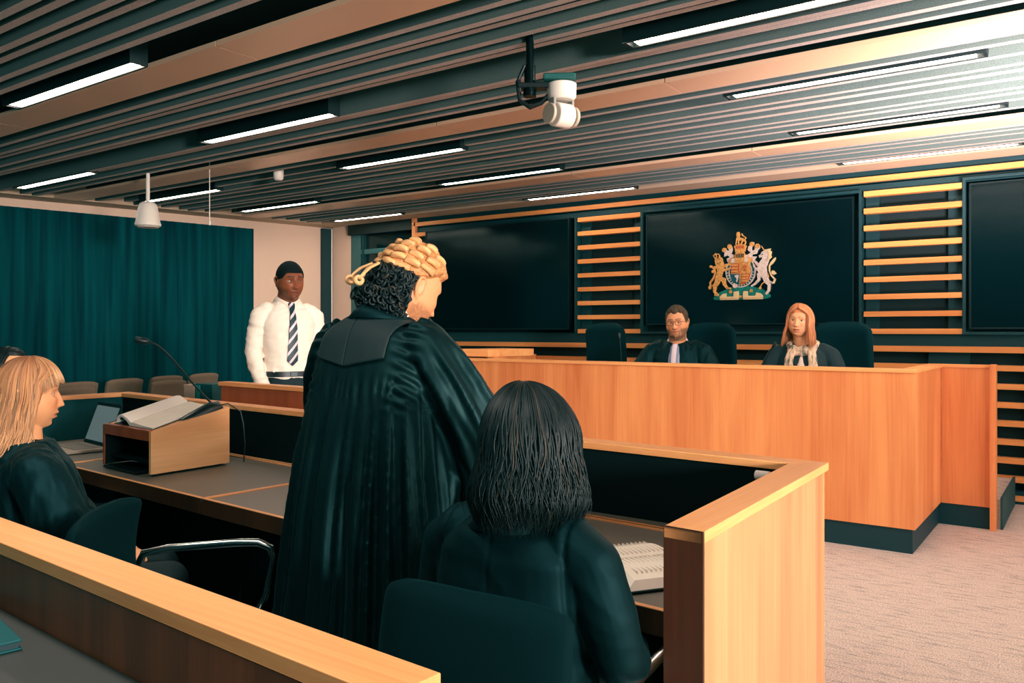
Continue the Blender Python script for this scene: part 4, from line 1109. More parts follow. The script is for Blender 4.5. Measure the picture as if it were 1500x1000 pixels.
def body(root, face, HM, neck_base, skin, torso, arms, opts, voxel=0.0029, neck_r=0.056):
    """one continuous skin surface: head, neck, trunk, arms and hands"""
    mb = MB()
    face.add(mb, HM)
    nb = Vector(neck_base)
    top = HM @ Vector((0, -0.012, -0.055))
    mb.capsule(nb, top, neck_r * 1.12, neck_r, 20)
    mb.rings(torso, n=28)
    for a in arms:
        mb.chain(a["pts"], a["r"], 14)
        hand(mb, a["pts"][-1], a["fwd"], a["nrm"], a["side"], a.get("curl", 0.5), a.get("sc", 1.0))
    me = remesh(mb, voxel, 1)
    inv = HM.inverted()
    sk = lin(skin); lip = lin(opts.get("lip", (150, 84, 66))); br = lin(opts.get("brow", (60, 40, 30)))
    beard = opts.get("beard"); bc = lin(opts.get("beard_col", (40, 30, 24))); cheekc = lin(opts.get("cheek", skin)); dk = mixc(sk, (0, 0, 0), 0.35)
    hc = lin(opts.get("scalp")) if opts.get("scalp") else None
    def col(co):
        p = inv @ co
        c = sk
        if p.y > 0.0 and -0.14 < p.z < 0.12:
            ax = abs(p.x)
            c = mixc(c, cheekc, 0.6 * g(ax - 0.040, 0.022) * g(p.z + 0.025, 0.022))
            c = mixc(c, cheekc, 0.5 * g(ax, 0.014) * g(p.z + 0.032, 0.014))
            c = mixc(c, dk, 0.55 * g(ax - 0.031, 0.016) * g(p.z - 0.010, 0.009))
            zb = 0.031 + 0.004 * math.cos((ax - 0.030) * 60)
            c = mixc(c, br, opts.get("brow_w", 0.85) * sstep(0.007, 0.012, ax) * (1 - sstep(0.046, 0.054, ax)) * g(p.z - zb, 0.0048))
            if p.y > 0.05:
                c = mixc(c, lip, 0.9 * (1 - sstep(0.019, 0.025, ax)) * (g(p.z + 0.0655, 0.0095) ** 1.5))
                c = mixc(c, mixc(lip, (0, 0, 0), 0.7), 0.8 * (1 - sstep(0.020, 0.026, ax)) * g(p.z + 0.0655, 0.0022))
                c = mixc(c, dk, 0.8 * g(ax - 0.008, 0.0045) * g(p.z + 0.0405, 0.0035))
            if beard:
                m_ = sstep(-0.030, -0.052, p.z) * max(sstep(0.030, 0.046, ax), sstep(-0.078, -0.090, p.z))
                mo = g(ax, 0.026) * g(p.z + 0.050, 0.006) * opts.get("moustache", 1.0)
                m_ = max(m_, mo, 0.9 * g(ax - 0.030, 0.007) * sstep(-0.045, -0.055, p.z))
                m_ *= 1 - 0.9 * (1 - sstep(0.020, 0.028, ax)) * g(p.z + 0.0665, 0.010)
                nz_ = 0.75 + 0.5 * noise.noise(p * 180)
                c = mixc(c, bc, max(0, min(1, beard * m_ * nz_)))
        elif beard and p.z < -0.05 and p.z > -0.14 and p.y > -0.03:
            c = mixc(c, bc, beard * 0.8 * sstep(-0.03, 0.0, p.y))
        if hc is not None and p.y < 0.05 and p.z > 0.0 and abs(p.x) < 0.074 and p.length > 0.05:
            c = mixc(c, hc, sstep(0.03, 0.05, p.z + max(0, -p.y) * 0.6))
        return c
    paint(me, col)
    if beard and opts.get("beard_vol"):
        bv = opts["beard_vol"]
        def dsp(c, n_):
            p = inv @ c
            if p.y < 0.0 or p.z > -0.04 or p.z < -0.14: return 0
            return bv * sstep(-0.07, -0.10, p.z) * (0.8 + 0.6 * noise.noise(p * 120))
        displace(me, dsp)
    o = link("body", me, SKIN, root, False)
    # eyes
    iris = lin(opts.get("iris", (60, 44, 30)))
    for sd in (-1, 1):
        yy = face.surf_y(0.031, 0.008)
        rE = 0.0136
        c0 = Vector((sd * 0.0312, yy + 0.0062 - rE, 0.008))
        gz = Vector((opts.get("gaze", 0.0), 1, opts.get("gaze_z", -0.05))).normalized()
        eb = MB(); eb.ell((0, 0, 0), (rE, rE, rE), None, 26, 18)
        cols = []
        for v in eb.v:
            a = Vector(v).normalized().angle(gz)
            cols.append(lin((14, 12, 12)) if a < 0.24 else iris if a < 0.50 else lin((222, 210, 198)))
        base = len(eb.v)
        # eyelids: part-spheres hugging the eyeball
        lid = opts.get("lid", 0.24); rl = rE + 0.0014; nu = 22
        for (e0, e1) in ((lid, 1.3), (-1.2, -0.40)):
            rows = 6; vs = []
            for k in range(rows + 1):
                e = e0 + (e1 - e0) * k / rows
                for i in range(nu + 1):
                    a = PI * (0.02 + 0.96 * i / nu)
                    e2 = e
                    if e0 > 0: e2 = e - (1 - math.sin(a)) * (lid + 0.1) * (1 - k / rows)
                    else: e2 = e + (1 - math.sin(a)) * 0.30 * (k / rows)
                    vs.append((rl * math.cos(e2) * math.cos(a), rl * math.cos(e2) * math.sin(a), rl * math.sin(e2)))
            fs = [(k * (nu + 1) + i, k * (nu + 1) + i + 1, (k + 1) * (nu + 1) + i + 1, (k + 1) * (nu + 1) + i) for k in range(rows) for i in range(nu)]
            eb.add(vs, fs)
            for k in range(rows + 1):
                for i in range(nu + 1):
                    edge = (k == 0 and e0 > 0)
                    cols.append(mixc(dk, (0, 0, 0), opts.get("lash", 0.5)) if edge else mixc(sk, dk, 0.5))
        eb.c = [tuple(c) + (1,) for c in cols]
        eb.xf(HM @ Matrix.Translation(c0))
        part("eye", eb, EYE, root, False, smooth=180)
    return o

def hair_cap(root, face, HM, line, thick, color, name="hair", nz=0.004, nzs=60, rough_col=0.25, t_fn=None, nu=180, nv=130, edge=0.10, mat=None, edge_n=None):
    """short hair hugging the skull. line(th) -> lowest t where hair grows"""
    mb = MB(); vs = []; keep = []; cols = []
    cl = lin(color)
    for k in range(nv + 1):
        t = -0.95 + 1.949 * k / nv; t = min(t, 0.9995)
        for i in range(nu):
            th = 2 * PI * i / nu
            p = Vector(face.pt(th, t)); l = line(th)
            nr = Vector((p.x / face.w ** 2, p.y / face.d ** 2, p.z / face.h ** 2)).normalized()
            a = sstep(l - 0.05, l + edge, t)
            tk = thick * (t_fn(th, t) if t_fn else 1.0)
            nk = 1.0 - 0.95 * sstep(edge_n[0], edge_n[1], t) if edge_n else 1.0
            off = (tk + nk * nz * noise.noise(p * nzs) + nk * nz * 0.5 * noise.noise(p * nzs * 2.7)) * a - 0.0045 * (1 - a)
            vs.append(HM @ (p + nr * off)); keep.append(t > l - 0.13)
            q = max(0.0, 1 + rough_col * 1.6 * noise.noise(p * nzs * 1.9)); cols.append((cl[0] * q, cl[1] * q, cl[2] * q, 1))
    fs = []
    for k in range(nv):
        for i in range(nu):
            j = (i + 1) % nu; q = (k * nu + i, k * nu + j, (k + 1) * nu + j, (k + 1) * nu + i)
            if all(keep[x] for x in q): fs.append(q)
    mb.add(vs, fs); mb.c = cols
    return part(name, mb, mat or HAIR, root, False, smooth=180)

def ring_r(face, z, zeq=0.0):
    """half axes of the skull at height z; below the equator the hair keeps hanging"""
    t = max(zeq, z) / face.h
    hr = max(0.0, 1 - min(1, abs(t)) ** 2.15) ** (1 / 2.15)
    return hr

def strands(root, HM, face, n, az_fn, top_fn, end_fn, flare, color_fn, rad=0.0042, wave=(0.004, 60), lift=0.012, name="hair", segs=20, curl_end=0.0, sides=5, part_x=0.0, fwd=0.0, seed=1, clump=0.006, open_=0.0, sw=(0.2, 0.62)):
    """long hair: every lock follows the skull from the parting and then hangs"""
    rnd = random.Random(seed); mb = MB(); cols = []
    for k in range(n):
        az = az_fn(rnd); z0 = top_fn(az, rnd); z1 = end_fn(az, rnd)
        lf = lift * (0.35 + 0.9 * rnd.random()); ph = rnd.random() * 6.28; wv = wave[0] * (0.5 + rnd.random()); fq = wave[1] * (0.8 + 0.4 * rnd.random())
        ce = curl_end * (0.5 + rnd.random()); c0 = color_fn(rnd, az)
        dz = rnd.gauss(0, clump)
        pts = []; rr = []; cc = []
        # arc angle over the skull, then straight down
        e0 = math.asin(max(-1, min(0.9975, z0 / face.h * 0.992))); L1 = e0 * face.h
        total = L1 + max(0.0, -z1) if z1 <= 0 else L1 - math.asin(min(1, z1 / (face.h + lf))) * face.h
        for i in range(segs + 1):
            s = i / segs * total
            if s < L1:
                e = e0 - s / face.h
                hr = math.cos(e) ** 0.93; z = (face.h + lf) * math.sin(e)
                down = 0
            else:
                hr = 1.0; z = -(s - L1); down = (s - L1)
            rx = (face.w + lf) * hr + flare(az, down); ry = (face.d + lf) * hr + flare(az, down) * 0.8
            w_ = wv * math.sin(fq * s + ph) * sstep(0.05, 0.25, s)
            a = az
            if open_:
                d0 = (az - PI / 2 + PI) % (2 * PI) - PI
                if abs(d0) < open_:
                    a = PI / 2 + math.copysign(abs(d0) + (open_ + 0.06 * (dz / clump) - abs(d0)) * sstep(sw[0], sw[1], s / max(L1, 1e-6)), d0)
            a += w_ * 4 + dz * 8 * s
            x = rx * math.cos(a) + part_x * (1 - hr); y = ry * math.sin(a) + fwd * down
            if ce and down > 0.06:
                q = sstep(total * 0.55, total, s)
                x += ce * q * math.sin(s * 34 + ph) * math.cos(a) ; y += ce * q * math.cos(s * 34 + ph); z += ce * 0.5 * q * math.sin(s * 34 + ph + 1.6)
            pts.append(HM @ Vector((x + w_ * 0.5, y, z)))
            u = i / segs; rr.append(rad * (0.55 + 0.75 * math.sin(PI * min(1, u * 1.15 + 0.12))) * (1.0 if u < 0.8 else 1.0 - 0.85 * (u - 0.8) / 0.2))
            cc.append(c0(u))
        b = len(mb.v); mb.tube(pts, rr, sides)
        cols += [cc[i] for i in range(segs + 1) for _ in range(sides)]
    mb.c = [tuple(c) + (1,) for c in cols]
    return part(name, mb, HAIR, root, False, smooth=180)

def wrinkled(amp, sx, sz, seed=0.0, rid=True):
    o_ = Vector((seed * 3.1, seed * 1.7, seed))
    def f(c, n_):
        q = Vector((c.x * sx, c.y * sx, c.z * sz)) + o_
        a = noise.noise(q) ; b = noise.noise(q * 2.3)
        if rid: a = (1 - abs(a) * 2.2)
        return amp * (0.7 * a + 0.35 * b)
    return f
def garment(name, root, mb, mat, voxel=0.006, smooth=3, wr=None, label=None):
    me = remesh(mb, voxel, smooth)
    for w_ in (wr or []): displace(me, w_)
    o = link(name, me, mat, root, False)
    if label: o["label"] = label
    return o
GOWN = plain("gown_black_cloth", (4, 7, 8), 0.52, spec=0.3, tint=(0.45, 0.9, 0.95), sheen=0.05, sheen_col=(70, 150, 160), bump=0.08, bscale=500)
YOKE = plain("gown_yoke_cloth", (19, 25, 26), 0.7, spec=0.3, sheen=0.2, sheen_col=(120, 150, 150), bump=0.1, bscale=700)
SUIT = plain("suit_black_cloth", (3, 6, 7), 0.64, spec=0.24, tint=(0.4, 0.88, 1.0), sheen=0.05, sheen_col=(50, 130, 140), bump=0.08, bscale=600)
NAVY = plain("trousers_dark_navy", (7, 22, 30), 0.8, bump=0.08, bscale=600)
SHIRT = plain("shirt_white_cotton", (238, 226, 214), 0.75, bump=0.04, bscale=500)
SHOE = plain("shoe_black", (10, 10, 11), 0.35)
def shoe(root, x, y, rz=0.0):
    M = Matrix.Translation((x, y, 0)) @ Matrix.Rotation(rz, 4, "Z")
    rr = []
    for (yy, w_, h0, h1) in ((-0.09, 0.02, 0.012, 0.05), (-0.075, 0.034, 0.0, 0.075), (-0.03, 0.038, 0.0, 0.09), (0.04, 0.042, 0.0, 0.07), (0.10, 0.046, 0.0, 0.05), (0.155, 0.038, 0.0, 0.036), (0.18, 0.015, 0.006, 0.02)):
        rr.append([(w_ * math.copysign(abs(math.cos(t)) ** 0.7, math.cos(t)), yy, (h0 + h1) / 2 + (h1 - h0) / 2 * math.copysign(abs(math.sin(t)) ** 0.7, math.sin(t))) for t in [2 * PI * i / 18 for i in range(18)]])
    return part("shoe", MB().loft(rr[::-1]).xf(M), SHOE, root, False)

def inner_arm(chain, side, fwd, nrm, curl=0.5, sc=1.0, k=0.58, wrist=0.026):
    """skin arm that runs inside a sleeve given by its (points, radii)"""
    pts, rad = chain
    r = [max(wrist, q * k) for q in rad]; r[-1] = wrist
    return dict(pts=list(pts), r=r, fwd=fwd, nrm=nrm, side=side, curl=curl, sc=sc)
# ------------------------------------------------------------------ man in the white shirt (standing in the witness box)
def frame_at(x, y, z, face_dir):
    return (x, y, z), math.atan2(face_dir[1], face_dir[0]) - PI / 2
# he faces the camera, turned a little to the picture's right
loc, rz = frame_at(-4.235, 3.475, 0.06, (0.97, -0.40))
man = thing("person", "standing man in white shirt and striped tie with short black hair in the witness box", "person", loc, rz)
fc = Face(w=0.080, d=0.100, h=0.121, jaw=0.20, nose=1.0, cheek=1.0)
HM = head_matrix((0.0, 0.045, 1.603), yaw=8, pitch=-7, roll=2)
def wit_arm(sd): return ([(sd * 0.130, -0.005, 1.405), (sd * 0.172, -0.005, 1.375), (sd * 0.200, -0.018, 1.25), (sd * 0.212, -0.022, 1.16), (sd * 0.200, 0.04, 1.04), (sd * 0.175, 0.12, 0.91)], [0.060, 0.062, 0.054, 0.050, 0.045, 0.037])
arms = [inner_arm(wit_arm(sd), sd, (-sd * 0.25, 0.6, -0.75), (sd * 0.7, 0.6, 0.3)) for sd in (-1, 1)]
body(man, fc, HM, (0, -0.01, 1.44), (128, 70, 42), [(0.92, 0, 0, 0.12, 0.08), (1.2, 0, 0, 0.13, 0.09), (1.36, 0, 0, 0.13, 0.08), (1.45, 0, -0.01, 0.07, 0.06)], arms,
     dict(lip=(110, 54, 44), brow=(18, 10, 8), iris=(30, 18, 12), beard=0.55, beard_col=(34, 18, 12), cheek=(140, 74, 42), gaze=-0.12, lid=0.16, scalp=(14, 10, 9)), neck_r=0.064)
hair_cap(man, fc, HM, lambda th: 0.45 if math.sin(th) > 0.80 else (0.45 - 0.33 * sstep(0.80, 0.38, math.sin(th)) if math.sin(th) > 0.38 else (0.12 - 0.08 * sstep(0.38, 0.0, math.sin(th)) if math.sin(th) > 0.0 else 0.04 - 0.44 * sstep(0.0, -0.5, math.sin(th)))), 0.007, (16, 15, 15), nz=0.0015, nzs=220, edge=0.12, t_fn=lambda th, t: 0.35 + 0.8 * sstep(0.1, 0.6, t), mat=HAIRM)
sh_ = MB().rings([(0.98, 0, 0.0, 0.140, 0.11), (1.03, 0, 0.005, 0.152, 0.122), (1.10, 0, 0.005, 0.150, 0.120), (1.22, 0, 0.008, 0.158, 0.120), (1.33, 0, 0.005, 0.168, 0.118), (1.40, 0, -0.005, 0.152, 0.102), (1.445, 0, -0.012, 0.11, 0.085), (1.475, 0, -0.015, 0.080, 0.074), (1.49, 0, -0.012, 0.066, 0.068)], p=2.5)
for sd in (-1, 1): sh_.chain(*wit_arm(sd), 16)
def shirt_w(c, n_):
    a = 0.0035 * noise.noise(Vector((c.x * 10, c.y * 9, c.z * 16 + c.x * 14))) + 0.0045 * (1 - 2 * abs(noise.noise(Vector((c.x * 14 + c.z * 10, c.y * 12, c.z * 24)))))
    a += 0.008 * g(c.z - 1.04, 0.05) * noise.noise(Vector((c.x * 22, c.y * 22, 3)))
    if abs(c.x) > 0.16: a += 0.004 * math.sin(c.z * 120 + c.y * 50) * noise.noise(c * 11)
    return a
garment("shirt", man, sh_, SHIRT, 0.005, 3, [shirt_w], "white long-sleeved shirt")
# collar
cl = MB(); ringA = []; ringB = []; ringC = []
for i in range(33):
    a = PI / 2 + 0.13 + (2 * PI - 0.26) * i / 32
    f_ = g(a - PI / 2 - 0.13, 0.5) + g(a - PI / 2 - 2 * PI + 0.13, 0.5)
    ringA.append((0.068 * math.cos(a), -0.010 + 0.072 * math.sin(a), 1.470 - 0.012 * f_))
    ringB.append((0.066 * math.cos(a), -0.010 + 0.070 * math.sin(a), 1.512 - 0.020 * f_))
    ringC.append(((0.084 + 0.012 * f_) * math.cos(a), -0.012 + (0.088 + 0.006 * f_) * math.sin(a), 1.478 - 0.040 * f_))
n_ = 33
cl.add(ringA + ringB + ringC, [(i, i + 1, n_ + i + 1, n_ + i) for i in range(n_ - 1)] + [(n_ + i, n_ + i + 1, 2 * n_ + i + 1, 2 * n_ + i) for i in range(n_ - 1)])
o = part("collar", cl, SHIRT, man, False, smooth=180); sm = o.modifiers.new("solid", "SOLIDIFY"); sm.thickness = 0.003
# tie
TIE = stripes("tie_stripes", (8, 34, 48), (206, 196, 206), 7.5, (0, R(38), 0), 0.5, 0.74)
tm = MB(); rr = []
for (z, w_, y_) in ((1.462, 0.017, 0.078), (1.45, 0.022, 0.088), (1.435, 0.018, 0.098), (1.42, 0.015, 0.108), (1.38, 0.019, 0.128), (1.30, 0.026, 0.140), (1.20, 0.030, 0.141), (1.13, 0.034, 0.139), (1.10, 0.034, 0.138), (1.07, 0.004, 0.138)):
    dx = 0.010 * (1.46 - z) / 0.4
    rr.append([(dx - w_, y_ - 0.004, z), (dx, y_ + 0.004, z), (dx + w_, y_ - 0.004, z), (dx, y_ - 0.010, z)])
part("tie", tm.loft(rr), TIE, man, False)["label"] = "navy and pale diagonal striped tie"
part("tie_knot", MB().ell((0, 0.088, 1.452), (0.020, 0.013, 0.018)), TIE, man, False)
part("placket", MB().loft([[(-0.014, y_ - 0.003, z), (-0.014, y_ + 0.001, z), (0.014, y_ + 0.001, z), (0.014, y_ - 0.003, z)] for z, y_ in ((1.03, 0.129), (1.08, 0.128), (1.22, 0.133), (1.36, 0.124), (1.42, 0.104))]), SHIRT, man, False)
tr = MB().rings([(0.80, 0, 0, 0.16, 0.115), (0.92, 0, 0.0, 0.158, 0.12), (1.02, 0, 0.0, 0.146, 0.116), (1.035, 0, 0, 0.140, 0.110)])
for sd in (-1, 1): tr.chain([(sd * 0.09, 0, 0.86), (sd * 0.10, 0.005, 0.48), (sd * 0.105, -0.01, 0.07)], [0.092, 0.070, 0.062], 16)
garment("trousers", man, tr, NAVY, 0.009, 3, [wrinkled(0.003, 12, 10, 2)], "dark navy trousers")
bl = MB(); bl.rings([(1.000, 0, 0.002, 0.162, 0.134), (1.034, 0, 0.002, 0.161, 0.133)], n=48)
blt = part("belt", bl, BLACK, man, False)
part("buckle", MB().box(-0.024, 0.024, 0.132, 0.141, 1.001, 1.033), STEEL, blt, False, 0.003)
for sd in (-1, 1): shoe(man, sd * 0.105, 0.03, R(-sd * 8))

# ------------------------------------------------------------------ male judge
loc, rz = frame_at(-2.74, 6.13, 0.2, (0.22, -0.975))
j1 = thing("person", "seated man with glasses and dark beard in black robe behind the bench", "person", loc, rz)
fc = Face(w=0.082, d=0.102, h=0.122, jaw=0.16, nose=0.95, full=0.05)
HM = head_matrix((-0.012, 0.075, 1.212), yaw=-2, pitch=-6, roll=3)
def j1_arm(sd): return ([(sd * 0.14, 0.0, 1.005), (sd * 0.205, 0.01, 0.965), (sd * 0.268, 0.055, 0.84), (sd * 0.275, 0.11, 0.775), (sd * 0.20, 0.20, 0.745), (sd * 0.13, 0.255, 0.74)], [0.068, 0.080, 0.086, 0.085, 0.075, 0.062])
arms = [inner_arm(j1_arm(sd), sd, (-sd * 0.8, 0.5, 0.0), (0, 0, 1), k=0.45) for sd in (-1, 1)]
body(j1, fc, HM, (0, -0.0, 1.0), (226, 158, 112), [(0.50, 0, 0, 0.13, 0.10), (0.8, 0, 0, 0.14, 0.10), (0.94, 0, 0, 0.15, 0.09), (1.0, 0, 0, 0.07, 0.06)], arms,
     dict(lip=(176, 96, 72), brow=(86, 58, 42), iris=(60, 60, 54), beard=0.88, beard_col=(50, 42, 36), beard_vol=0.008, cheek=(216, 130, 88), moustache=1.0, gaze=0.05), neck_r=0.064)
def hl(th):
    s = math.sin(th)
    if s > 0.25:
        c = abs(math.cos(th)); return 0.60 + 0.10 * g(c - 0.42, 0.22) if s > 0.62 else 0.66 - 0.72 * sstep(0.62, 0.30, s)
    return -0.06 + 0.10 * sstep(0.25, 0.05, s) - 0.52 * sstep(-0.05, -0.5, s)
hair_cap(j1, fc, HM, hl, 0.016, (84, 66, 50), nz=0.005, nzs=90, edge=0.14, t_fn=lambda th, t: 0.35 + 0.75 * sstep(0.1, 0.75, t) + 0.3 * max(0, math.sin(th)) * sstep(0.5, 0.8, t), mat=HAIRM)
gl = MB()
GL = plain("spectacle_frame", (34, 28, 26), 0.3)
for sd in (-1, 1):
    pts = [HM @ Vector((sd * 0.0335 + 0.0235 * math.copysign(abs(math.cos(t)) ** 0.7, math.cos(t)), 0.1005 - 0.30 * (0.0235 * math.cos(t) * sd + 0.01) ** 1 * 0.25, 0.006 + 0.0175 * math.copysign(abs(math.sin(t)) ** 0.75, math.sin(t)))) for t in [2 * PI * i / 26 for i in range(27)]]
    gl.tube(pts, 0.0017, 6)
    gl.tube([HM @ Vector(p) for p in ((sd * 0.056, 0.098, 0.014), (sd * 0.076, 0.082, 0.014), (sd * 0.0835, 0.02, 0.012), (sd * 0.083, -0.012, 0.006), (sd * 0.080, -0.025, -0.012))], 0.0019, 6)
gl.tube([HM @ Vector(p) for p in ((-0.011, 0.102, 0.012), (0, 0.105, 0.015), (0.011, 0.102, 0.012))], 0.0016, 6)
part("glasses", gl, GL, j1, False)["label"] = "dark rimmed spectacles"
rb = MB().rings([(0.42, 0, 0, 0.19, 0.16), (0.60, 0, 0.01, 0.20, 0.16), (0.78, 0, 0.015, 0.205, 0.145), (0.92, 0, 0.01, 0.21, 0.13), (0.995, 0, 0.0, 0.195, 0.115), (1.045, 0, -0.012, 0.13, 0.095), (1.068, 0, -0.018, 0.088, 0.082)], p=2.4)
for sd in (-1, 1): rb.chain(*j1_arm(sd), 16)
ROBE = plain("judge_robe_black", (4, 10, 12), 0.6, spec=0.3, tint=(0.4, 0.88, 1.0), sheen=0.05, sheen_col=(60, 140, 150), bump=0.08, bscale=500)
garment("robe", j1, rb, ROBE, 0.007, 3, [wrinkled(0.007, 20, 4.5, 5)], "black judge's robe")
JSH = stripes("judge_shirt_stripes", (214, 200, 210), (120, 128, 160), 5.5, (0, 0, 0), 0.7, 0.72)
vb = MB(); rr = []
for (z, w_, y_) in ((0.62, 0.046, 0.176), (0.76, 0.046, 0.178), (0.88, 0.044, 0.168), (0.95, 0.041, 0.154), (1.01, 0.034, 0.128), (1.045, 0.030, 0.096)):
    rr.append([(w_ * (i / 4 - 1), y_ - 0.018 * abs(i / 4 - 1) ** 2, z) for i in range(9)] + [(w_ * (1 - i / 4), y_ - 0.045, z) for i in range(9)])
part("shirt_front", vb.loft(rr), JSH, j1, False)["label"] = "pale striped shirt front"
def collar(root, cz, cy, r_, mat, drop=0.05, open_=0.35, h=0.04, tip=0.02, name="collar"):
    cl = MB(); A_, B_, C_ = [], [], []
    for i in range(33):
        a = PI / 2 + open_ + (2 * PI - 2 * open_) * i / 32
        f_ = g(a - PI / 2 - open_, 0.5) + g(a - PI / 2 - 2 * PI + open_, 0.5)
        A_.append((r_ * math.cos(a), cy + r_ * 1.05 * math.sin(a), cz - 0.012 * f_))
        B_.append((r_ * 0.98 * math.cos(a), cy + r_ * 1.03 * math.sin(a), cz + h - h * 0.55 * f_))
        C_.append(((r_ * 1.25 + tip * f_) * math.cos(a), cy + (r_ * 1.27 + tip * 0.8 * f_) * math.sin(a), cz + 0.004 - drop * f_))
    n_ = 33
    cl.add(A_ + B_ + C_, [(i, i + 1, n_ + i + 1, n_ + i) for i in range(n_ - 1)] + [(n_ + i, n_ + i + 1, 2 * n_ + i + 1, 2 * n_ + i) for i in range(n_ - 1)])
    o = part(name, cl, mat, root, False, smooth=180); sm = o.modifiers.new("solid", "SOLIDIFY"); sm.thickness = 0.003
    return o
collar(j1, 1.052, -0.005, 0.069, plain("collar_pale", (220, 208, 214), 0.7), 0.06, 0.45, 0.045, 0.026)
def seated_legs(root, mat, y0=0.0):
    lg = MB().rings([(0.42, 0, 0, 0.17, 0.14), (0.50, 0, 0, 0.175, 0.14), (0.60, 0, 0, 0.16, 0.12)])
    for sd in (-1, 1): lg.chain([(sd * 0.09, 0.02, 0.49), (sd * 0.10, 0.40, 0.49), (sd * 0.10, 0.41, 0.44), (sd * 0.10, 0.29, 0.08)], [0.085, 0.066, 0.062, 0.045], 14)
    garment("trousers", root, lg, mat, 0.011, 3)
    for sd in (-1, 1): shoe(root, sd * 0.10, 0.31)
seated_legs(j1, NAVY)

# ------------------------------------------------------------------ female judge
loc, rz = frame_at(-1.735, 6.06, 0.228, (0.16, -0.987))
j2 = thing("person", "seated woman with strawberry blonde hair and pale scarf behind the bench", "person", loc, rz)
fc = Face(w=0.079, d=0.097, h=0.116, jaw=0.20, nose=0.80, full=0.07, cheek=1.3, chin=0.8)
HM = head_matrix((0.012, 0.070, 1.187), yaw=-10, pitch=1, roll=-4, scale=0.95)
def j2_arm(sd): return ([(sd * 0.13, 0.0, 0.972), (sd * 0.185, 0.01, 0.940), (sd * 0.238, 0.055, 0.82), (sd * 0.25, 0.11, 0.775), (sd * 0.18, 0.20, 0.75), (sd * 0.12, 0.255, 0.75)], [0.060, 0.066, 0.066, 0.062, 0.054, 0.044])
arms = [inner_arm(j2_arm(sd), sd, (-sd * 0.8, 0.5, 0.0), (0, 0, 1), k=0.5, sc=0.9, wrist=0.024) for sd in (-1, 1)]
body(j2, fc, HM, (0, -0.0, 0.97), (232, 172, 126), [(0.50, 0, 0, 0.13, 0.10), (0.8, 0, 0, 0.14, 0.10), (0.92, 0, 0, 0.14, 0.09), (0.98, 0, 0, 0.06, 0.055)], arms,
     dict(lip=(190, 88, 66), brow=(140, 92, 62), brow_w=0.55, iris=(70, 74, 70), cheek=(236, 150, 106), gaze=0.02, lid=0.26, lash=0.8), neck_r=0.054)
def hc_straw(rnd, az):
    k = 0.72 + 0.5 * rnd.random(); a = lin((168, 96, 56)); b = lin((222, 156, 104)); q = rnd.random()
    return lambda u: tuple(v * k for v in mixc(a, b, q))
def az_open(open_):   # any azimuth except the face opening round +Y
    def f(rnd):
        while True:
            a = rnd.uniform(0, 2 * PI)
            if abs((a - PI / 2 + PI) % (2 * PI) - PI) > open_: return a
    return f
cap_col = (196, 124, 76)
hair_cap(j2, fc, HM, lambda th: 0.55 - 0.05 * math.cos(th) if math.sin(th) > 0.62 else (0.55 - 0.75 * sstep(0.62, 0.25, math.sin(th)) if math.sin(th) > 0.25 else -0.2 - 0.6 * sstep(0.25, -0.2, math.sin(th))), 0.010, (206, 134, 86), name="hair_crown", nz=0.003, nzs=50, edge=0.1)
strands(j2, HM, fc, 1400, lambda r: r.uniform(0, 2 * PI), lambda az, r: 0.1165 + 0.006 * r.random(), lambda az, r: -0.125 - 0.075 * r.random(), lambda az, d: 0.010 * sstep(0.02, 0.10, d) + 0.12 * max(0, d - 0.05), hc_straw, 0.0024, (0.005, 45), 0.016, part_x=0.02, seed=3, open_=1.10, sw=(0.36, 0.80), segs=24, sides=4, clump=0.012)
jk = MB().rings([(0.42, 0, 0, 0.19, 0.15), (0.62, 0, 0.01, 0.195, 0.155), (0.78, 0, 0.015, 0.195, 0.145), (0.89, 0, 0.01, 0.19, 0.125), (0.96, 0, 0.0, 0.175, 0.105), (1.005, 0, -0.012, 0.12, 0.085), (1.03, 0, -0.015, 0.082, 0.075)], p=2.4)
for sd in (-1, 1): jk.chain(*j2_arm(sd), 16)
garment("jacket", j2, jk, plain("jacket_teal_black", (6, 28, 34), 0.8, sheen=0.2, sheen_col=(60, 140, 150)), 0.007, 3, [wrinkled(0.004, 14, 7, 8)], "dark teal-black jacket")
part("top", MB().loft([[(w_ * (i / 4 - 1), y_ - 0.02 * abs(i / 4 - 1) ** 2, z) for i in range(9)] + [(w_ * (1 - i / 4), y_ - 0.05, z) for i in range(9)] for z, w_, y_ in ((0.62, 0.062, 0.166), (0.78, 0.050, 0.166), (0.88, 0.036, 0.146), (0.94, 0.016, 0.120))]), plain("top_pale", (222, 198, 188), 0.7), j2, False)["label"] = "pale top under the jacket"
m, nt, b = new_mat("scarf_checked")
tc = nt.nodes.new("ShaderNodeTexCoord"); n1 = nt.nodes.new("ShaderNodeTexNoise"); n1.inputs["Scale"].default_value = 26; n1.inputs["Detail"].default_value = 2
mp = nt.nodes.new("ShaderNodeMapping"); mp.inputs["Scale"].default_value = (1.6, 1, 0.5); nt.links.new(tc.outputs["Object"], mp.inputs["Vector"]); nt.links.new(mp.outputs["Vector"], n1.inputs["Vector"])
r1 = nt.nodes.new("ShaderNodeValToRGB"); r1.color_ramp.elements[0].position = 0.38; r1.color_ramp.elements[0].color = rgba((92, 98, 90)); r1.color_ramp.elements[1].position = 0.5; r1.color_ramp.elements[1].color = rgba((206, 176, 146))
e = r1.color_ramp.elements.new(0.68); e.color = rgba((218, 194, 168))
nt.links.new(n1.outputs["Fac"], r1.inputs["Fac"]); nt.links.new(r1.outputs["Color"], b.inputs["Base Color"]); b.inputs["Roughness"].default_value = 0.85
SCARF = m
sc_ = MB(); path = []
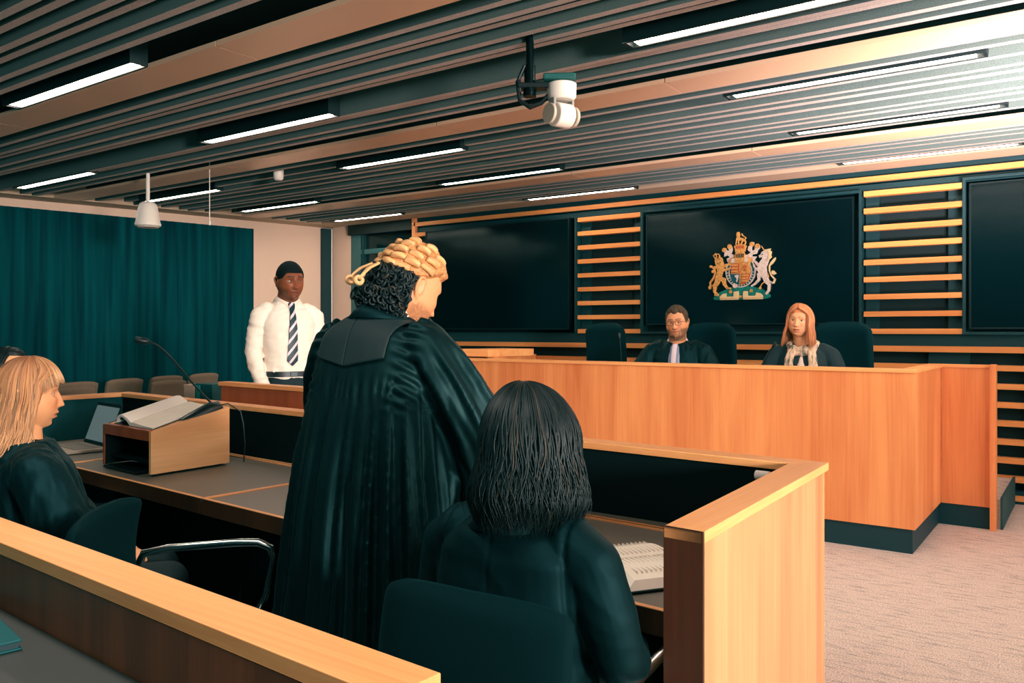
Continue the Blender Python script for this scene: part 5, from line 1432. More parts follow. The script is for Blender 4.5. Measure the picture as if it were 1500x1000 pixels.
for i in range(31):
    a = PI / 2 + 2 * PI * i / 30
    path.append((0.092 * math.cos(a), 0.012 + 0.098 * math.sin(a), 1.018 - 0.030 * math.sin(a)))
sc_.tube(path, [0.022 + 0.005 * math.sin(i * 1.7) for i in range(31)], 14)
sc_.tube([(p[0] * 1.08, p[1] * 1.05, p[2] - 0.03) for p in path], [0.018 + 0.004 * math.sin(i * 2.1) for i in range(31)], 14)
for sd, dx in ((-1, 0.0), (1, 0.0)):
    for q in range(2):
        sc_.tube([(sd * (0.055 + 0.022 * q), 0.115 - 0.012 * q, 0.985), (sd * (0.066 + 0.026 * q), 0.150 - 0.012 * q, 0.92), (sd * (0.070 + 0.03 * q), 0.172 - 0.014 * q, 0.84), (sd * (0.072 + 0.03 * q), 0.180 - 0.016 * q, 0.74), (sd * (0.072 + 0.03 * q), 0.180, 0.64)], [0.014, 0.016, 0.017, 0.016, 0.013], 12)
garment("scarf", j2, sc_, SCARF, 0.005, 2, [wrinkled(0.004, 60, 14, 4)], "pale checked scarf with hanging ends")
seated_legs(j2, NAVY)
# ------------------------------------------------------------------ barrister, standing, seen from behind and to his right
bar = thing("person", "standing barrister in black gown and curled blonde wig, seen from behind", "person", (-1.675, 1.70, 0), R(0))
bar.scale = (0.96, 0.96, 1.0)
fc = Face(w=0.078, d=0.100, h=0.120, jaw=0.20, nose=0.9)
HM = head_matrix((0.046, 0.085, 1.472), yaw=-14, pitch=-26, roll=4)
def b_arm(sd):
    if sd > 0:
        return ([(0.13, 0.0, 1.335), (0.185, 0.0, 1.30), (0.255, 0.05, 1.17), (0.285, 0.115, 1.06), (0.235, 0.205, 1.005), (0.20, 0.265, 0.995)], [0.064, 0.078, 0.090, 0.100, 0.100, 0.085])
    return ([(-0.13, 0.0, 1.335), (-0.185, 0.0, 1.30), (-0.235, 0.03, 1.17), (-0.245, 0.09, 1.05), (-0.20, 0.19, 0.99), (-0.16, 0.25, 0.98)], [0.064, 0.078, 0.088, 0.095, 0.090, 0.075])
arms = [dict(pts=[(sd * 0.105, 0, 1.30), (sd * 0.17, 0, 1.265), b_arm(sd)[0][3], (sd * 0.20, 0.26, 1.0), (sd * 0.155, 0.335, 1.01)], r=[0.035, 0.040, 0.038, 0.030, 0.026], fwd=(-sd * 0.35, 0.9, 0.05), nrm=(sd * 0.6, 0.0, 0.8), side=sd, curl=0.7) for sd in (1, -1)]
body(bar, fc, HM, (0.0, 0.0, 1.345), (210, 146, 100), [(0.90, 0, 0, 0.13, 0.09), (1.1, 0, 0, 0.13, 0.09), (1.25, 0, 0, 0.12, 0.075), (1.34, 0, -0.01, 0.06, 0.055)], arms,
     dict(lip=(180, 100, 76), brow=(50, 34, 26), beard=0.7, beard_col=(120, 72, 44), cheek=(222, 144, 100), iris=(50, 40, 30)), neck_r=0.060)
# dark curls below the wig
rnd = random.Random(11)
hair_cap(bar, fc, HM, lambda th: 0.45 if math.sin(th) > 0.35 else (0.45 - 0.15 * sstep(0.35, 0.02, math.sin(th)) if math.sin(th) > -0.25 else 0.30 - 1.2 * sstep(-0.25, -0.42, math.sin(th))), 0.018, (15, 16, 17), nz=0.010, nzs=85, edge=0.10, name="hair", rough_col=0.6, t_fn=lambda th, t: 1.0 + 0.9 * sstep(0.1, -0.7, t) - 0.9 * sstep(0.15, 0.32, t), edge_n=(0.15, 0.32))
mb = MB(); cols = []
for k in range(520):
    th = rnd.uniform(PI + 0.42, 2 * PI - 0.42); t = rnd.uniform(-1.05, 0.15)
    if math.sin(th) > -0.45 and t < -0.35: continue
    p = Vector(fc.pt(th, max(t, -0.80))); 
    if t < -0.80: p.z = fc.h * t * (1.0 + 0.15 * rnd.random()); p.x *= 1.25; p.y = min(p.y, -0.058) 
    nr = Vector((p.x, p.y * 0.9, p.z * 0.25)).normalized(); tg = nr.cross(Vector((0, 0, 1))).normalized(); up = tg.cross(nr)
    r_ = rnd.uniform(0.006, 0.010); off = rnd.uniform(0.014, 0.034); a0 = rnd.random() * 6.28; dr = rnd.uniform(-0.5, 0.5)
    pts = [HM @ (p + nr * (off + 0.006 * math.sin(a * 0.7)) + (tg * math.cos(a0 + a) + up * math.sin(a0 + a)) * r_ + up * (-0.0035 * a) + tg * dr * 0.004 * a) for a in [6.6 * i / 13 for i in range(14)]]
    mb.tube(pts, [0.0044 * (1 - 0.6 * abs(i / 13 - 0.5)) for i in range(14)], 5)
    q = rnd.random(); c = lin((16, 17, 18)) if q < 0.93 else lin((52, 38, 30)); cols += [(*c, 1)] * (14 * 5)
for k in range(230):     # nape curls reaching the collar
    a = -PI / 2 + rnd.gauss(0, 0.62); z = rnd.uniform(1.372, 1.47); rr_ = 0.066 + 0.022 * rnd.random() + 0.02 * sstep(1.40, 1.47, z)
    c0 = Vector((0.022 + rr_ * math.cos(a), 0.022 + rr_ * math.sin(a), z)); nr = Vector((math.cos(a), math.sin(a), 0)); tg = Vector((-math.sin(a), math.cos(a), 0)); up = Vector((0, 0, 1))
    r_ = rnd.uniform(0.006, 0.010); a0 = rnd.random() * 6.28
    mb.tube([c0 + nr * (0.006 * math.sin(t_ * 0.7)) + (tg * math.cos(a0 + t_) + up * math.sin(a0 + t_)) * r_ - up * (0.002 * t_) for t_ in [6.6 * i / 13 for i in range(14)]], [0.0044 * (1 - 0.6 * abs(i / 13 - 0.5)) for i in range(14)], 5)
    c = lin((16, 17, 18)) if rnd.random() < 0.9 else lin((52, 38, 30)); cols += [(*c, 1)] * (14 * 5)
mb.c = cols
part("curls", mb, HAIR, bar, False, smooth=180)
# wig: horsehair cap, rows of rolled curls, two tails
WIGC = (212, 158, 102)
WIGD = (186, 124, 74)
wig_line = lambda th: 0.47 - 0.05 * math.cos(th * 2) if math.sin(th) > 0.5 else (0.50 - 0.42 * sstep(0.5, -0.5, math.sin(th)))
wig = hair_cap(bar, fc, HM, wig_line, 0.020, WIGD, name="wig", nz=0.003, nzs=120, edge=0.08, rough_col=0.5)
wig["label"] = "blonde horsehair barrister's wig"
mb_l = []
def roll(th, t, L=0.046, r_=0.0098, slant=0.12, out=0.024):
    p = Vector(fc.pt(th, t)); nr = Vector((p.x / fc.w ** 2, p.y / fc.d ** 2, p.z / fc.h ** 2)).normalized()
    tg = Vector((0, 0, 1)).cross(nr).normalized(); up = nr.cross(tg)
    d = (tg + up * slant).normalized()
    c = p + nr * out; mb = MB(); cols = []
    rings = []; n = 14; m = 12
    s2 = nr; u2 = d.cross(s2)
    for k in range(n + 1):
        u = k / n; rad = r_ * (0.93 + 0.10 * math.sin(PI * u)) * (1.0 if 0 < k < n else 0.62)
        bend = -nr * (0.35 * L * (u - 0.5) ** 2 * 1.6)
        rings.append([HM @ (c + bend + d * (L * (u - 0.5)) + (s2 * math.cos(2 * PI * i / m) + u2 * math.sin(2 * PI * i / m)) * rad * (1 + 0.05 * math.sin(i * 3.1 + th * 9))) for i in range(m)])
    mb.loft(rings)
    base = lin(WIGC)
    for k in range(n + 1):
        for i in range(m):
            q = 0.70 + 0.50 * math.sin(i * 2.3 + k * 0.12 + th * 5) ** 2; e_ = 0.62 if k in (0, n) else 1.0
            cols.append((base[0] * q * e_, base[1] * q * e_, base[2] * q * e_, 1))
    mb.c = cols
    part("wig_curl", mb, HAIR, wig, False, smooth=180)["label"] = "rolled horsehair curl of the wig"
for row, (t, cnt, a0, a1) in enumerate(((0.18, 5, -PI + 0.55, -0.55), (0.37, 7, -PI - 0.05, 0.05), (0.56, 7, -PI - 0.35, 0.35), (0.74, 6, -PI - 0.6, 0.6), (0.89, 4, -PI - 0.7, 0.7))):
    for k in range(cnt):
        th = a0 + (a1 - a0) * (k + 0.5 * (row % 2) * 0.6 + 0.2) / cnt
        roll(th, t + 0.02 * math.sin(k * 2.1 + row), L=0.054 - 0.003 * row, r_=0.0100, slant=0.14 * math.sin(k * 1.7 + row), out=0.025 + 0.003 * math.sin(k * 2.9 + row))
for sd in (-1, 1):
    P_ = [(sd * 0.008, -0.118, 0.020), (sd * 0.016, -0.142, 0.004), (sd * 0.022, -0.160, -0.018), (sd * 0.028, -0.172, -0.042), (sd * 0.028, -0.176, -0.058)]
    mb = MB()
    for q in range(5):
        o_ = Vector((0.004 * math.cos(q * 1.26), 0.003 * math.sin(q * 1.26), 0.004 * math.sin(q * 1.26)))
        mb.tube([HM @ (Vector(p) + o_ * (1 + 0.9 * math.sin(i * 1.3 + q * 2))) for i, p in enumerate(P_)], 0.0036, 6)
    mb.tube([HM @ Vector((sd * 0.026 + 0.010 * math.cos(a) * 0.4, -0.176 + 0.009 * math.cos(a), -0.066 + 0.009 * math.sin(a))) for a in [7.5 * i / 20 for i in range(21)]], 0.0062, 8)
    base = lin((214, 162, 108)); mb.c = [(base[0] * (0.8 + 0.4 * ((i * 37) % 11) / 11), base[1] * (0.8 + 0.4 * ((i * 37) % 11) / 11), base[2] * (0.8 + 0.4 * ((i * 37) % 11) / 11), 1) for i in range(len(mb.v))]
    part("wig_tail", mb, HAIR, wig, False, smooth=180)["label"] = "looped tail hanging at the back of the wig"
# gown: skirt with gathered pleats, bell sleeves, smooth yoke
gw = MB()
NT = 220; rings = []
levels = [1.385, 1.375, 1.355, 1.33, 1.29, 1.25, 1.21, 1.17, 1.13, 1.08, 1.02, 0.95, 0.87, 0.78, 0.68, 0.56, 0.44, 0.32, 0.24]
AX = {1.385: (0.085, 0.080), 1.375: (0.105, 0.090), 1.355: (0.15, 0.105), 1.33: (0.185, 0.118), 1.29: (0.205, 0.130), 1.25: (0.212, 0.138), 1.21: (0.218, 0.144), 1.17: (0.224, 0.15), 1.13: (0.23, 0.158), 1.08: (0.238, 0.168), 1.02: (0.246, 0.18), 0.95: (0.256, 0.192), 0.87: (0.268, 0.204), 0.78: (0.28, 0.216), 0.68: (0.292, 0.228), 0.56: (0.306, 0.242), 0.44: (0.32, 0.256), 0.32: (0.332, 0.268), 0.24: (0.338, 0.272)}
for z in levels:
    a_, b_ = AX[z]; ring = []
    for i in range(NT):
        th = 2 * PI * i / NT; c, s = math.cos(th), math.sin(th)
        back = sstep(0.25, -0.35, s)
        fold = 0.0
        if z < 1.19:
            k = sstep(1.19, 0.9, z)
            fold = (0.0035 + 0.014 * k) * back * (0.6 * math.sin(th * 30 + 1.3 * math.sin(th * 5)) + 0.5 * math.sin(th * 17 + 2 + z * 1.2) + 0.35 * math.sin(th * 53))
            fold += 0.012 * k * (1 - back) * math.sin(th * 14 + z)
        p = 2 / 2.35
        x = (a_ + fold) * math.copysign(abs(c) ** p, c); y = ((b_ if s < 0 else b_ + (0.068 - b_) * sstep(1.0, 0.80, z)) + fold * (1.0 if s < 0 else 0.4)) * math.copysign(abs(s) ** p, s)
        ring.append((x, y - 0.012 * sstep(1.3, 1.1, z), z))
    rings.append(ring)
# in-between rings for smoothness
fine = []
for r0, r1 in zip(rings[:-1], rings[1:]):
    m_ = max(1, int(abs(r0[0][2] - r1[0][2]) / 0.02))
    for k in range(m_):
        u = k / m_; fine.append([tuple(p[j] + (q[j] - p[j]) * u for j in range(3)) for p, q in zip(r0, r1)])
fine.append(rings[-1])
gw.loft(fine[::-1])
def sleeve(sd):
    P_, R_ = b_arm(sd)
    path = [Vector(p) for p in P_]; out = []
    # resample
    S = 44; seg = [0]
    for i in range(1, len(path)): seg.append(seg[-1] + (path[i] - path[i - 1]).length)
    for k in range(S + 1):
        d = seg[-1] * k / S; i = max(j for j in range(len(seg)) if seg[j] <= d + 1e-9); i = min(i, len(seg) - 2)
        u = (d - seg[i]) / (seg[i + 1] - seg[i]); out.append((path[i].lerp(path[i + 1], u), R_[i] + (R_[i + 1] - R_[i]) * u, d / seg[-1]))
    sm = [((out[max(k - 3, 0)][0] + out[k][0] * 2 + out[min(k + 3, S)][0]) / 4, out[k][1], out[k][2]) for k in range(S + 1)]
    rr = []; M_ = 96
    for k, (c, r_, s) in enumerate(sm):
        t = (sm[min(k + 1, S)][0] - sm[max(k - 1, 0)][0]).normalized()
        x_ = Vector((sd, 0.25, 0.1)); x_ = (x_ - t * x_.dot(t)).normalized(); y_ = t.cross(x_)
        ring = []
        for i in range(M_):
            a = 2 * PI * i / M_
            fo = 0.011 * sstep(0.08, 0.3, s) * (math.sin(a * 9 + 1.5 * math.sin(s * 5)) * 0.7 + 0.5 * math.sin(a * 5 + s * 4) + 0.4 * math.sin(a * 17 + 1))
            drop = max(0.0, -(x_ * math.cos(a) + y_ * math.sin(a)).z) * 0.20 * sstep(0.55, 1.0, s)   # the bell hangs down
            ring.append(c + (x_ * math.cos(a) + y_ * math.sin(a)) * (r_ + fo) + Vector((0, 0, -drop)))
        rr.append(ring)
    return rr
for sd in (1, -1):
    r_ = sleeve(sd); gw.loft(r_ if sd > 0 else [q[::-1] for q in r_])
gme = remesh(gw, 0.0062, 2)
def gown_w(c, n_):
    a = 0.0
    if c.z < 1.33: a += 0.005 * sstep(1.33, 1.2, c.z) * noise.noise(Vector((c.x * 30, c.y * 30, c.z * 4)))
    # gathers below the yoke line and at the sleeve heads
    if n_.y < 0.4:
        yk = 1.225
        a += 0.0035 * g(c.z - yk + 0.035, 0.03) * math.sin(c.x * 250 + 2 * math.sin(c.x * 40)) * (abs(c.x) < 0.17)
        a += 0.0045 * g(abs(c.x) - 0.185, 0.03) * sstep(1.1, 1.2, c.z) * math.sin(c.z * 170 + c.y * 120)
    return a
displace(gme, gown_w)
gown = link("gown", gme, GOWN, bar, False); gown["label"] = "gathered black barrister's gown with bell sleeves"
# yoke flap across the shoulders: follows the gown surface, slightly raised
from mathutils.bvhtree import BVHTree
bv = BVHTree.FromPolygons([v.co for v in gme.vertices], [tuple(p.vertices) for p in gme.polygons])
def yoke_piece(x0, x1):
    vs = []; nx, nz_ = 22, 26
    for k in range(nz_ + 1):
        for i in range(nx + 1):
            x = x0 + (x1 - x0) * i / nx
            z_lo = 1.212 + 0.012 * sstep(0.02, 0.0, abs(x)) * 0 - 0.028 * (1 - abs(x) / 0.15) * 1.0 + 0.0
            z_lo = 1.275 - 0.022 * (1 - abs(x) / 0.13)
            s = k / nz_
            ang = (-0.05 + 1.35 * s)
            # march a ray towards the shoulder line from behind and above
            src = Vector((x, -0.02 - 0.5 * math.cos(ang), z_lo + (1.42 - z_lo) * s * 0.75 + 0.5 * math.sin(ang) * s))
            tgt = Vector((x, 0.015 * s, z_lo + (1.375 - z_lo) * s))
            h = bv.ray_cast(src, (tgt - src).normalized())
            p = h[0] + h[1] * 0.0045 if h[0] is not None else tgt
            vs.append(p)
    mb = MB(); mb.add(vs, [(k * (nx + 1) + i, k * (nx + 1) + i + 1, (k + 1) * (nx + 1) + i + 1, (k + 1) * (nx + 1) + i) for k in range(nz_) for i in range(nx)])
    return mb
for x0, x1 in ((-0.132, -0.0008), (0.0008, 0.132)):
    o = part("yoke", yoke_piece(x0, x1), YOKE, gown, False, smooth=180); o["label"] = "smooth grey-black yoke of the gown"
    sm = o.modifiers.new("solid", "SOLIDIFY"); sm.thickness = 0.003; sm.offset = 1
# suit collar and white shirt collar
cm = MB(); A_, B_, C_ = [], [], []
for i in range(41):
    a = -PI / 2 - 2.3 + 4.6 * i / 40; f_ = abs(i - 20) / 20
    A_.append((0.012 + 0.070 * math.cos(a), 0.004 + 0.072 * math.sin(a), 1.360)); B_.append((0.014 + 0.066 * math.cos(a), 0.008 + 0.069 * math.sin(a), 1.436 - 0.022 * f_ - 0.030 * max(0.0, math.cos(a)) ** 2)); C_.append((0.012 + 0.098 * math.cos(a), 0.0 + 0.098 * math.sin(a), 1.385 - 0.012 * f_))
n_ = 41
cm.add(A_ + B_ + C_, [(i, i + 1, n_ + i + 1, n_ + i) for i in range(n_ - 1)] + [(n_ + i, n_ + i + 1, 2 * n_ + i + 1, 2 * n_ + i) for i in range(n_ - 1)])
o = part("jacket_collar", cm, SUIT, bar, False, smooth=180); sm = o.modifiers.new("solid", "SOLIDIFY"); sm.thickness = 0.005
wc = MB(); A_, B_ = [], []
for i in range(41):
    a = -PI / 2 - 2.7 + 5.4 * i / 40
    A_.append((0.012 + 0.086 * math.cos(a), 0.006 + 0.086 * math.sin(a), 1.335)); B_.append((0.018 + 0.0635 * math.cos(a), 0.014 + 0.0655 * math.sin(a), 1.424 + 0.016 * math.sin(a) + 0.022 * max(0.0, math.cos(a))))
wc.add(A_ + B_, [(i, i + 1, n_ + i + 1, n_ + i) for i in range(n_ - 1)])
o = part("shirt_collar", wc, SHIRT, bar, False, smooth=180); sm = o.modifiers.new("solid", "SOLIDIFY"); sm.thickness = 0.003
tr = MB()
for sd in (-1, 1): tr.chain([(sd * 0.09, 0, 0.86), (sd * 0.10, 0.005, 0.48), (sd * 0.105, -0.01, 0.07)], [0.088, 0.068, 0.060], 14)
garment("trousers", bar, tr, plain("trousers_black", (10, 12, 14), 0.8), 0.012, 2)
for sd in (-1, 1): shoe(bar, sd * 0.105, 0.03, R(-sd * 8))
pp = thing("paper", "loose folded paper held in the barrister's right hand", "paper", (-1.53, 2.05, 1.0))
part("sheet", MB().loft([[(-1.60 + 0.13 * i / 8, y_, 1.035 + 0.012 * math.sin(i * 0.6) + dz) for i in range(9)] for y_, dz in ((2.01, 0.0), (2.08, 0.01), (2.18, 0.03))], cap=False, close=False), PAPER, pp, smooth=180).modifiers.new("solid", "SOLIDIFY").thickness = 0.001

# ------------------------------------------------------------------ seated woman with black bob, seen from behind
wm = thing("person", "seated woman with black bobbed hair and black jacket, seen from behind", "person", (-1.02, 1.46, 0), R(2))
fc = Face(w=0.078, d=0.098, h=0.117, jaw=0.24, nose=0.85)
HM = head_matrix((0.028, 0.00, 1.096), yaw=6, pitch=-4)
def w_arm(sd):
    if sd > 0: return ([(0.13, -0.01, 0.905), (0.178, -0.01, 0.875), (0.222, -0.015, 0.78), (0.238, 0.0, 0.70), (0.215, 0.09, 0.655), (0.15, 0.24, 0.62)], [0.062, 0.060, 0.056, 0.053, 0.048, 0.040])
    return ([(-0.13, -0.01, 0.905), (-0.178, -0.01, 0.875), (-0.215, 0.01, 0.78), (-0.225, 0.04, 0.70), (-0.19, 0.13, 0.655), (-0.12, 0.26, 0.62)], [0.062, 0.060, 0.056, 0.053, 0.048, 0.040])
arms = [inner_arm(w_arm(sd), sd, (-sd * 0.5, 0.85, -0.1), (0, 0.1, 1), sc=0.9, wrist=0.024) for sd in (1, -1)]
body(wm, fc, HM, (0.01, -0.03, 0.90), (214, 154, 112), [(0.50, 0, 0, 0.13, 0.10), (0.75, 0, 0, 0.13, 0.09), (0.86, 0, -0.01, 0.13, 0.08), (0.93, 0, -0.02, 0.06, 0.055)], arms, dict(brow=(20, 16, 14)), neck_r=0.052)
jk = MB().rings([(0.42, 0, 0, 0.175, 0.135), (0.55, 0, 0.0, 0.175, 0.130), (0.68, 0, -0.002, 0.172, 0.122), (0.80, 0, -0.008, 0.185, 0.118), (0.88, 0, -0.015, 0.175, 0.102), (0.925, 0, -0.022, 0.125, 0.085), (0.955, 0, -0.024, 0.078, 0.068)], p=2.5)
for sd in (1, -1): jk.chain(*w_arm(sd), 18)
def jk_w(c, n_):
    a = 0.004 * noise.noise(Vector((c.x * 9, c.y * 9, c.z * 13))) + 0.0035 * (1 - 2 * abs(noise.noise(Vector((c.x * 8 + 3, c.y * 8, c.z * 16 + c.x * 8)))))
    a -= 0.006 * g(abs(c.x) - 0.150 - 0.10 * (0.92 - c.z), 0.006) * sstep(0.70, 0.78, c.z) * (n_.y < 0.3)   # armhole seam
    a -= 0.0035 * g(c.x, 0.004) * (n_.y < 0) * (c.z < 0.93)
    return a
garment("jacket", wm, jk, SUIT, 0.0055, 2, [jk_w], "black tailored jacket")
cm = MB(); A_, B_, C_ = [], [], []
for i in range(33):
    a = -PI / 2 - 2.0 + 4.0 * i / 32
    A_.append((0.068 * math.cos(a), -0.022 + 0.066 * math.sin(a), 0.935)); B_.append((0.066 * math.cos(a), -0.018 + 0.062 * math.sin(a), 0.975)); C_.append((0.096 * math.cos(a), -0.024 + 0.090 * math.sin(a), 0.935))
n_ = 33
cm.add(A_ + B_ + C_, [(i, i + 1, n_ + i + 1, n_ + i) for i in range(n_ - 1)] + [(n_ + i, n_ + i + 1, 2 * n_ + i + 1, 2 * n_ + i) for i in range(n_ - 1)])
o = part("jacket_collar", cm, SUIT, wm, False, smooth=180); sm = o.modifiers.new("solid", "SOLIDIFY"); sm.thickness = 0.005
def hc_black(rnd, az):
    q = rnd.random(); c = lin((9, 11, 12)) if q < 0.7 else lin((22, 24, 24)) if q < 0.93 else lin((52, 38, 28))
    k = 0.7 + 0.6 * rnd.random()
    return lambda u: tuple(v * k for v in c)
hair_cap(wm, fc, HM, lambda th: 0.5 if math.sin(th) > 0.6 else 0.5 - 1.3 * sstep(0.6, 0.1, math.sin(th)), 0.016, (10, 12, 13), name="hair_base", nz=0.004, nzs=30)
bob = MB(); rr = []
for k in range(22):
    u = k / 21; z = 0.128 - u * 0.270
    tt = max(0.0, min(1.0, z / 0.13)); hr = math.sqrt(max(0.0, 1 - tt ** 2.2)) if z > 0 else 1.0
    fl = 0.018 * sstep(0.0, -0.10, z) - 0.020 * sstep(-0.12, -0.17, z)
    rr.append([((0.086 * hr + fl) * math.cos(a), (0.104 * hr + fl) * math.sin(a) - 0.004, z) for a in [PI + 0.25 - 0.5 + (PI + 0.5) * i / 30 for i in range(31)]])
bb = MB(); bb.loft(rr, cap=False, close=False); bb.xf(HM); bb.c = [(0.003, 0.004, 0.0045, 1)] * len(bb.v)
part("hair_underlayer", bb, HAIR, wm, False, smooth=180)
strands(wm, HM, fc, 2200, lambda r: r.uniform(0, 2 * PI), lambda az, r: 0.1185 + 0.010 * r.random(), lambda az, r: -0.125 - 0.045 * r.random(), lambda az, d: 0.020 * sstep(0.0, 0.10, d) - 0.018 * sstep(0.10, 0.16, d), hc_black, 0.0022, (0.010, 40), 0.022, seed=9, open_=0.95, segs=26, part_x=-0.02, clump=0.024, sides=4)
strands(wm, HM, fc, 60, lambda r: r.uniform(0, 2 * PI), lambda az, r: 0.117 + 0.010 * r.random(), lambda az, r: -0.10 - 0.08 * r.random(), lambda az, d: 0.026 * sstep(0.0, 0.12, d) - 0.01 * sstep(0.10, 0.16, d), hc_black, 0.0011, (0.016, 38), 0.024, name="flyaway_hair", seed=19, open_=0.95, segs=28, part_x=-0.02, clump=0.05)
seated_legs(wm, plain("trousers_soot", (11, 13, 15), 0.8))

# ------------------------------------------------------------------ blonde woman in gown, profile, at the left
bl = thing("person", "seated blonde woman in black gown shown in profile at the left edge", "person", (-2.87, 1.31, 0), R(-24))
fc = Face(w=0.077, d=0.098, h=0.117, jaw=0.18, nose=0.82, full=0.07, chin=1.25, cheek=1.15)
HM = head_matrix((-0.030, -0.018, 1.136), yaw=-1, pitch=-3, scale=0.97)
def l_arm(sd): return ([(sd * 0.15, 0.0, 0.925), (sd * 0.215, 0.01, 0.895), (sd * 0.262, 0.06, 0.77), (sd * 0.265, 0.10, 0.69), (sd * 0.205, 0.18, 0.61), (sd * 0.10, 0.24, 0.575)], [0.064, 0.076, 0.080, 0.080, 0.070, 0.050])
arms = [inner_arm(l_arm(sd), sd, (-sd * 0.75, 0.6, 0.0), (0, 0, 1), k=0.45, sc=0.92, wrist=0.025) for sd in (1, -1)]
body(bl, fc, HM, (-0.01, -0.025, 0.92), (230, 164, 114), [(0.50, 0, 0, 0.13, 0.10), (0.75, 0, 0, 0.13, 0.09), (0.88, 0, -0.01, 0.13, 0.08), (0.95, 0, -0.02, 0.06, 0.055)], arms,
     dict(lip=(204, 108, 84), brow=(120, 78, 50), brow_w=0.7, iris=(60, 64, 66), cheek=(232, 140, 96), gaze_z=-0.35, lid=0.06, lash=0.95), neck_r=0.050)
gb = MB().rings([(0.42, 0, 0, 0.21, 0.17), (0.60, 0, 0.01, 0.205, 0.16), (0.76, 0, 0.01, 0.205, 0.145), (0.86, 0, 0.0, 0.20, 0.128), (0.915, 0, -0.008, 0.17, 0.108), (0.955, 0, -0.018, 0.115, 0.088), (0.985, 0, -0.020, 0.080, 0.074)], p=2.4)
for sd in (1, -1): gb.chain(*l_arm(sd), 18)
garment("gown", bl, gb, ROBE, 0.0065, 2, [wrinkled(0.008, 16, 4.5, 3), wrinkled(0.004, 30, 9, 6)], "black gown")
def hc_blonde(rnd, az):
    k = 0.55 + 0.5 * rnd.random(); a = lin((146, 92, 56)); m1 = lin((198, 142, 94)); e1 = lin((228, 178, 130)); dk = lin((150, 108, 74)); low = rnd.random() < 0.22
    return lambda u: tuple(v * k for v in (mixc(a, dk if low else m1, sstep(0.02, 0.30, u)) if u < 0.4 else mixc(dk if low else m1, e1, sstep(0.4, 0.9, u))))
hair_cap(bl, fc, HM, lambda th: 0.5 if math.sin(th) > 0.6 else 0.5 - 1.2 * sstep(0.6, 0.1, math.sin(th)), 0.010, (176, 108, 62), name="hair_base", nz=0.003, nzs=40)
strands(bl, HM, fc, 1700, lambda r: r.uniform(0, 2 * PI), lambda az, r: 0.1175 + 0.008 * r.random(), lambda az, r: -0.29 - 0.07 * r.random(), lambda az, d: 0.010 * sstep(0.02, 0.10, d) + 0.05 * max(0, d - 0.10), hc_blonde, 0.0023, (0.006, 30), 0.013, seed=21, open_=1.40, sw=(0.30, 0.85), segs=32, curl_end=0.045, clump=0.012, sides=4, fwd=-0.12)
strands(bl, HM, fc, 380, lambda r: PI / 2 + r.uniform(-1.25, 1.25), lambda az, r: 0.119, lambda az, r: 0.040 - 0.05 * max(0.0, abs(az - PI / 2) - 0.45) + 0.012 * r.random(), lambda az, d: 0.0, hc_blonde, 0.0022, (0.003, 30), 0.014, name="fringe", segs=12, seed=22, clump=0.014, sides=4)
seated_legs(bl, plain("trousers_soot", (11, 13, 15), 0.8))

# ------------------------------------------------------------------ dark-haired woman behind her
dk = thing("person", "dark-haired woman half hidden behind the blonde woman at the left edge", "person", (-3.88, 1.635, 0), R(-34))
fc = Face(w=0.076, d=0.097, h=0.116, jaw=0.22, nose=0.85)
HM = head_matrix((0.0, 0.03, 1.150), yaw=-2, pitch=-4)
body(dk, fc, HM, (0.0, -0.02, 0.945), (238, 176, 124), [(0.50, 0, 0, 0.13, 0.10), (0.75, 0, 0, 0.13, 0.09), (0.90, 0, -0.01, 0.13, 0.08), (0.97, 0, -0.02, 0.06, 0.055)], [inner_arm(([(p[0], p[1], p[2] + 0.02) for p in l_arm(sd)[0]], l_arm(sd)[1]), sd, (-sd * 0.75, 0.6, 0), (0, 0, 1), k=0.45, sc=0.92, wrist=0.025) for sd in (1, -1)], dict(brow=(30, 22, 18)), voxel=0.0034, neck_r=0.05)
gb = MB().rings([(0.42, 0, 0, 0.21, 0.17), (0.60, 0, 0.01, 0.205, 0.16), (0.78, 0, 0.01, 0.205, 0.145), (0.88, 0, 0.0, 0.20, 0.128), (0.935, 0, -0.008, 0.17, 0.108), (0.975, 0, -0.018, 0.115, 0.088), (1.005, 0, -0.020, 0.080, 0.074)], p=2.4)
for sd in (1, -1): gb.chain([(p[0], p[1], p[2] + 0.02) for p in l_arm(sd)[0]], l_arm(sd)[1], 16)
garment("gown", dk, gb, ROBE, 0.008, 2, [wrinkled(0.007, 16, 4.5, 9)], "black gown")
hair_cap(dk, fc, HM, lambda th: 0.80 if math.sin(th) > 0.05 else 0.80 - 1.5 * sstep(0.05, -0.40, math.sin(th)), 0.012, (16, 15, 16), name="hair_base", nz=0.003, nzs=30)
strands(dk, HM, fc, 700, az_open(1.80), lambda az, r: 0.116 + 0.006 * r.random(), lambda az, r: -0.16 - 0.06 * r.random(), lambda az, d: 0.012 * sstep(0.02, 0.10, d), hc_black, 0.0026, (0.003, 30), 0.012, seed=31, sides=4)
seated_legs(dk, plain("trousers_soot", (11, 13, 15), 0.8))
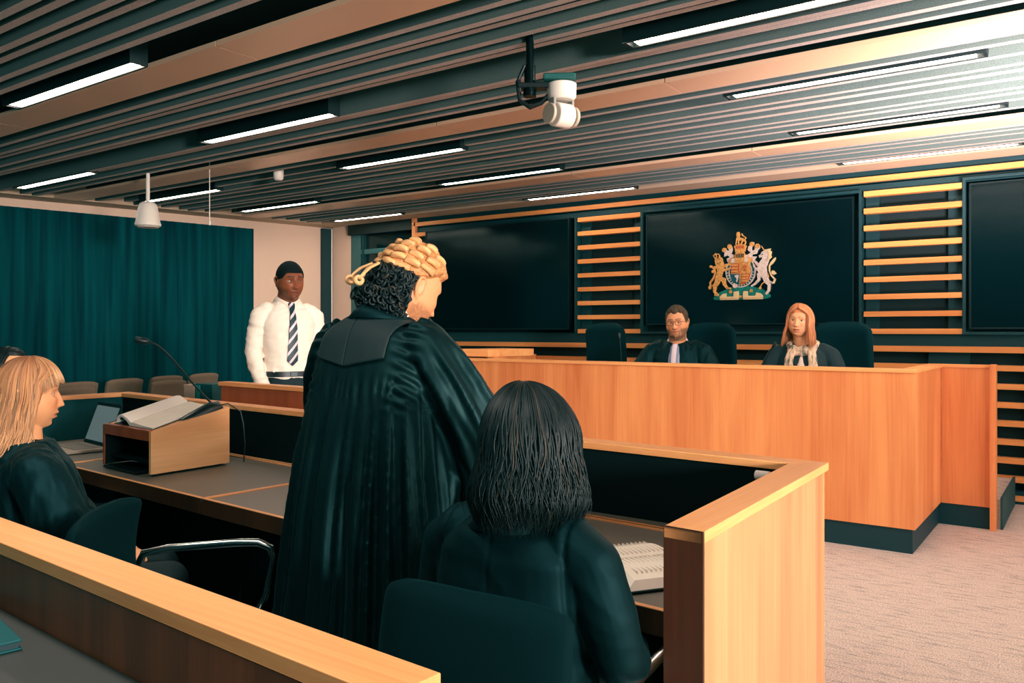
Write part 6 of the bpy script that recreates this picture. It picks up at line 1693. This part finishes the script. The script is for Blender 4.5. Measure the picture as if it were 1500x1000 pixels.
# ================================================================== camera and light
cam = bpy.data.cameras.new("camera"); co = bpy.data.objects.new("camera", cam); COL.objects.link(co)
co.location = (0, 0, 1.35); co.rotation_euler = (PI / 2, 0, R(35.42))
cam.sensor_width = 36.0; cam.lens = 1209.0 / 1500 * 36; cam.shift_y = -16.0 / 1500
cam.clip_start = 0.05; cam.clip_end = 60
scene.camera = co
w = bpy.data.worlds.new("world"); scene.world = w; w.use_nodes = True
bg = w.node_tree.nodes["Background"]; bg.inputs["Color"].default_value = (0.10, 0.42, 0.46, 1); bg.inputs["Strength"].default_value = 0.35
def area(name, loc, target, sx, sy, power, col, spread=180):
    l = bpy.data.lights.new(name, "AREA"); l.shape = "RECTANGLE"; l.size = sx; l.size_y = sy; l.energy = power; l.color = col; l.spread = R(spread)
    o = bpy.data.objects.new(name, l); COL.objects.link(o); o.location = loc
    d = Vector(target) - Vector(loc); o.rotation_euler = d.to_track_quat("-Z", "Y").to_euler()
    return o
area("right_key_light", (6.2, 4.0, 1.6), (-2.2, 4.4, 1.4), 4.0, 1.9, 210, (1.0, 0.91, 0.84))  # unseen area lamp added as key light from the right side
area("rear_fill_light", (0.9, -1.6, 2.55), (-2.6, 5.0, 0.9), 2.2, 1.2, 8, (1.0, 0.93, 0.86))  # added weak fill from behind the camera, no room lamp stands there
area("bench_fill_light", (-1.9, 3.42, 2.66), (-2.1, 5.1, 0.4), 3.6, 0.2, 12, (1.0, 0.90, 0.80), 95)  # added area lamp to lift the bench front, not a ceiling fitting
area("front_row_fill_light", (-1.6, 0.75, 2.66), (-1.6, 0.95, 0.0), 3.0, 0.2, 22, (1.0, 0.92, 0.84), 120)  # added area lamp in place of the unseen strip lights overhead
area("ceiling_fill_light", (2.0, 3.2, 0.6), (0.3, 5.4, 2.75), 2.0, 0.6, 190, (1.0, 0.90, 0.92), 58)  # added to brighten the right of the ceiling, no uplighter stands there
area("studio_softbox", (5.6, -0.3, 1.9), (-4.4, 3.6, 1.30), 1.0, 0.8, 95, (1.0, 0.92, 0.84), 60)
scene.view_settings.view_transform = "Standard"
scene.view_settings.look = "None"
scene.view_settings.exposure = 0.14
scene.view_settings.gamma = 1.0
# colour-managed grade like the photograph's: cool shadows, warm lights
vs_ = scene.view_settings; vs_.use_curve_mapping = True
cmap = vs_.curve_mapping; cmap.extend = "EXTRAPOLATED"
for ci, pts_ in ((0, ((0.012, 0.006), (0.05, 0.040), (0.25, 0.245), (0.6, 0.62))), (1, ((0.012, 0.0142), (0.05, 0.053), (0.25, 0.25), (0.6, 0.60))), (2, ((0.012, 0.0145), (0.05, 0.054), (0.25, 0.25), (0.6, 0.57)))):
    for x_, y_ in pts_: cmap.curves[ci].points.new(x_, y_)
cmap.update()
scene.cycles.use_denoising = True
scene.cycles.max_bounces = 6
scene.cycles.sample_clamp_indirect = 6.0
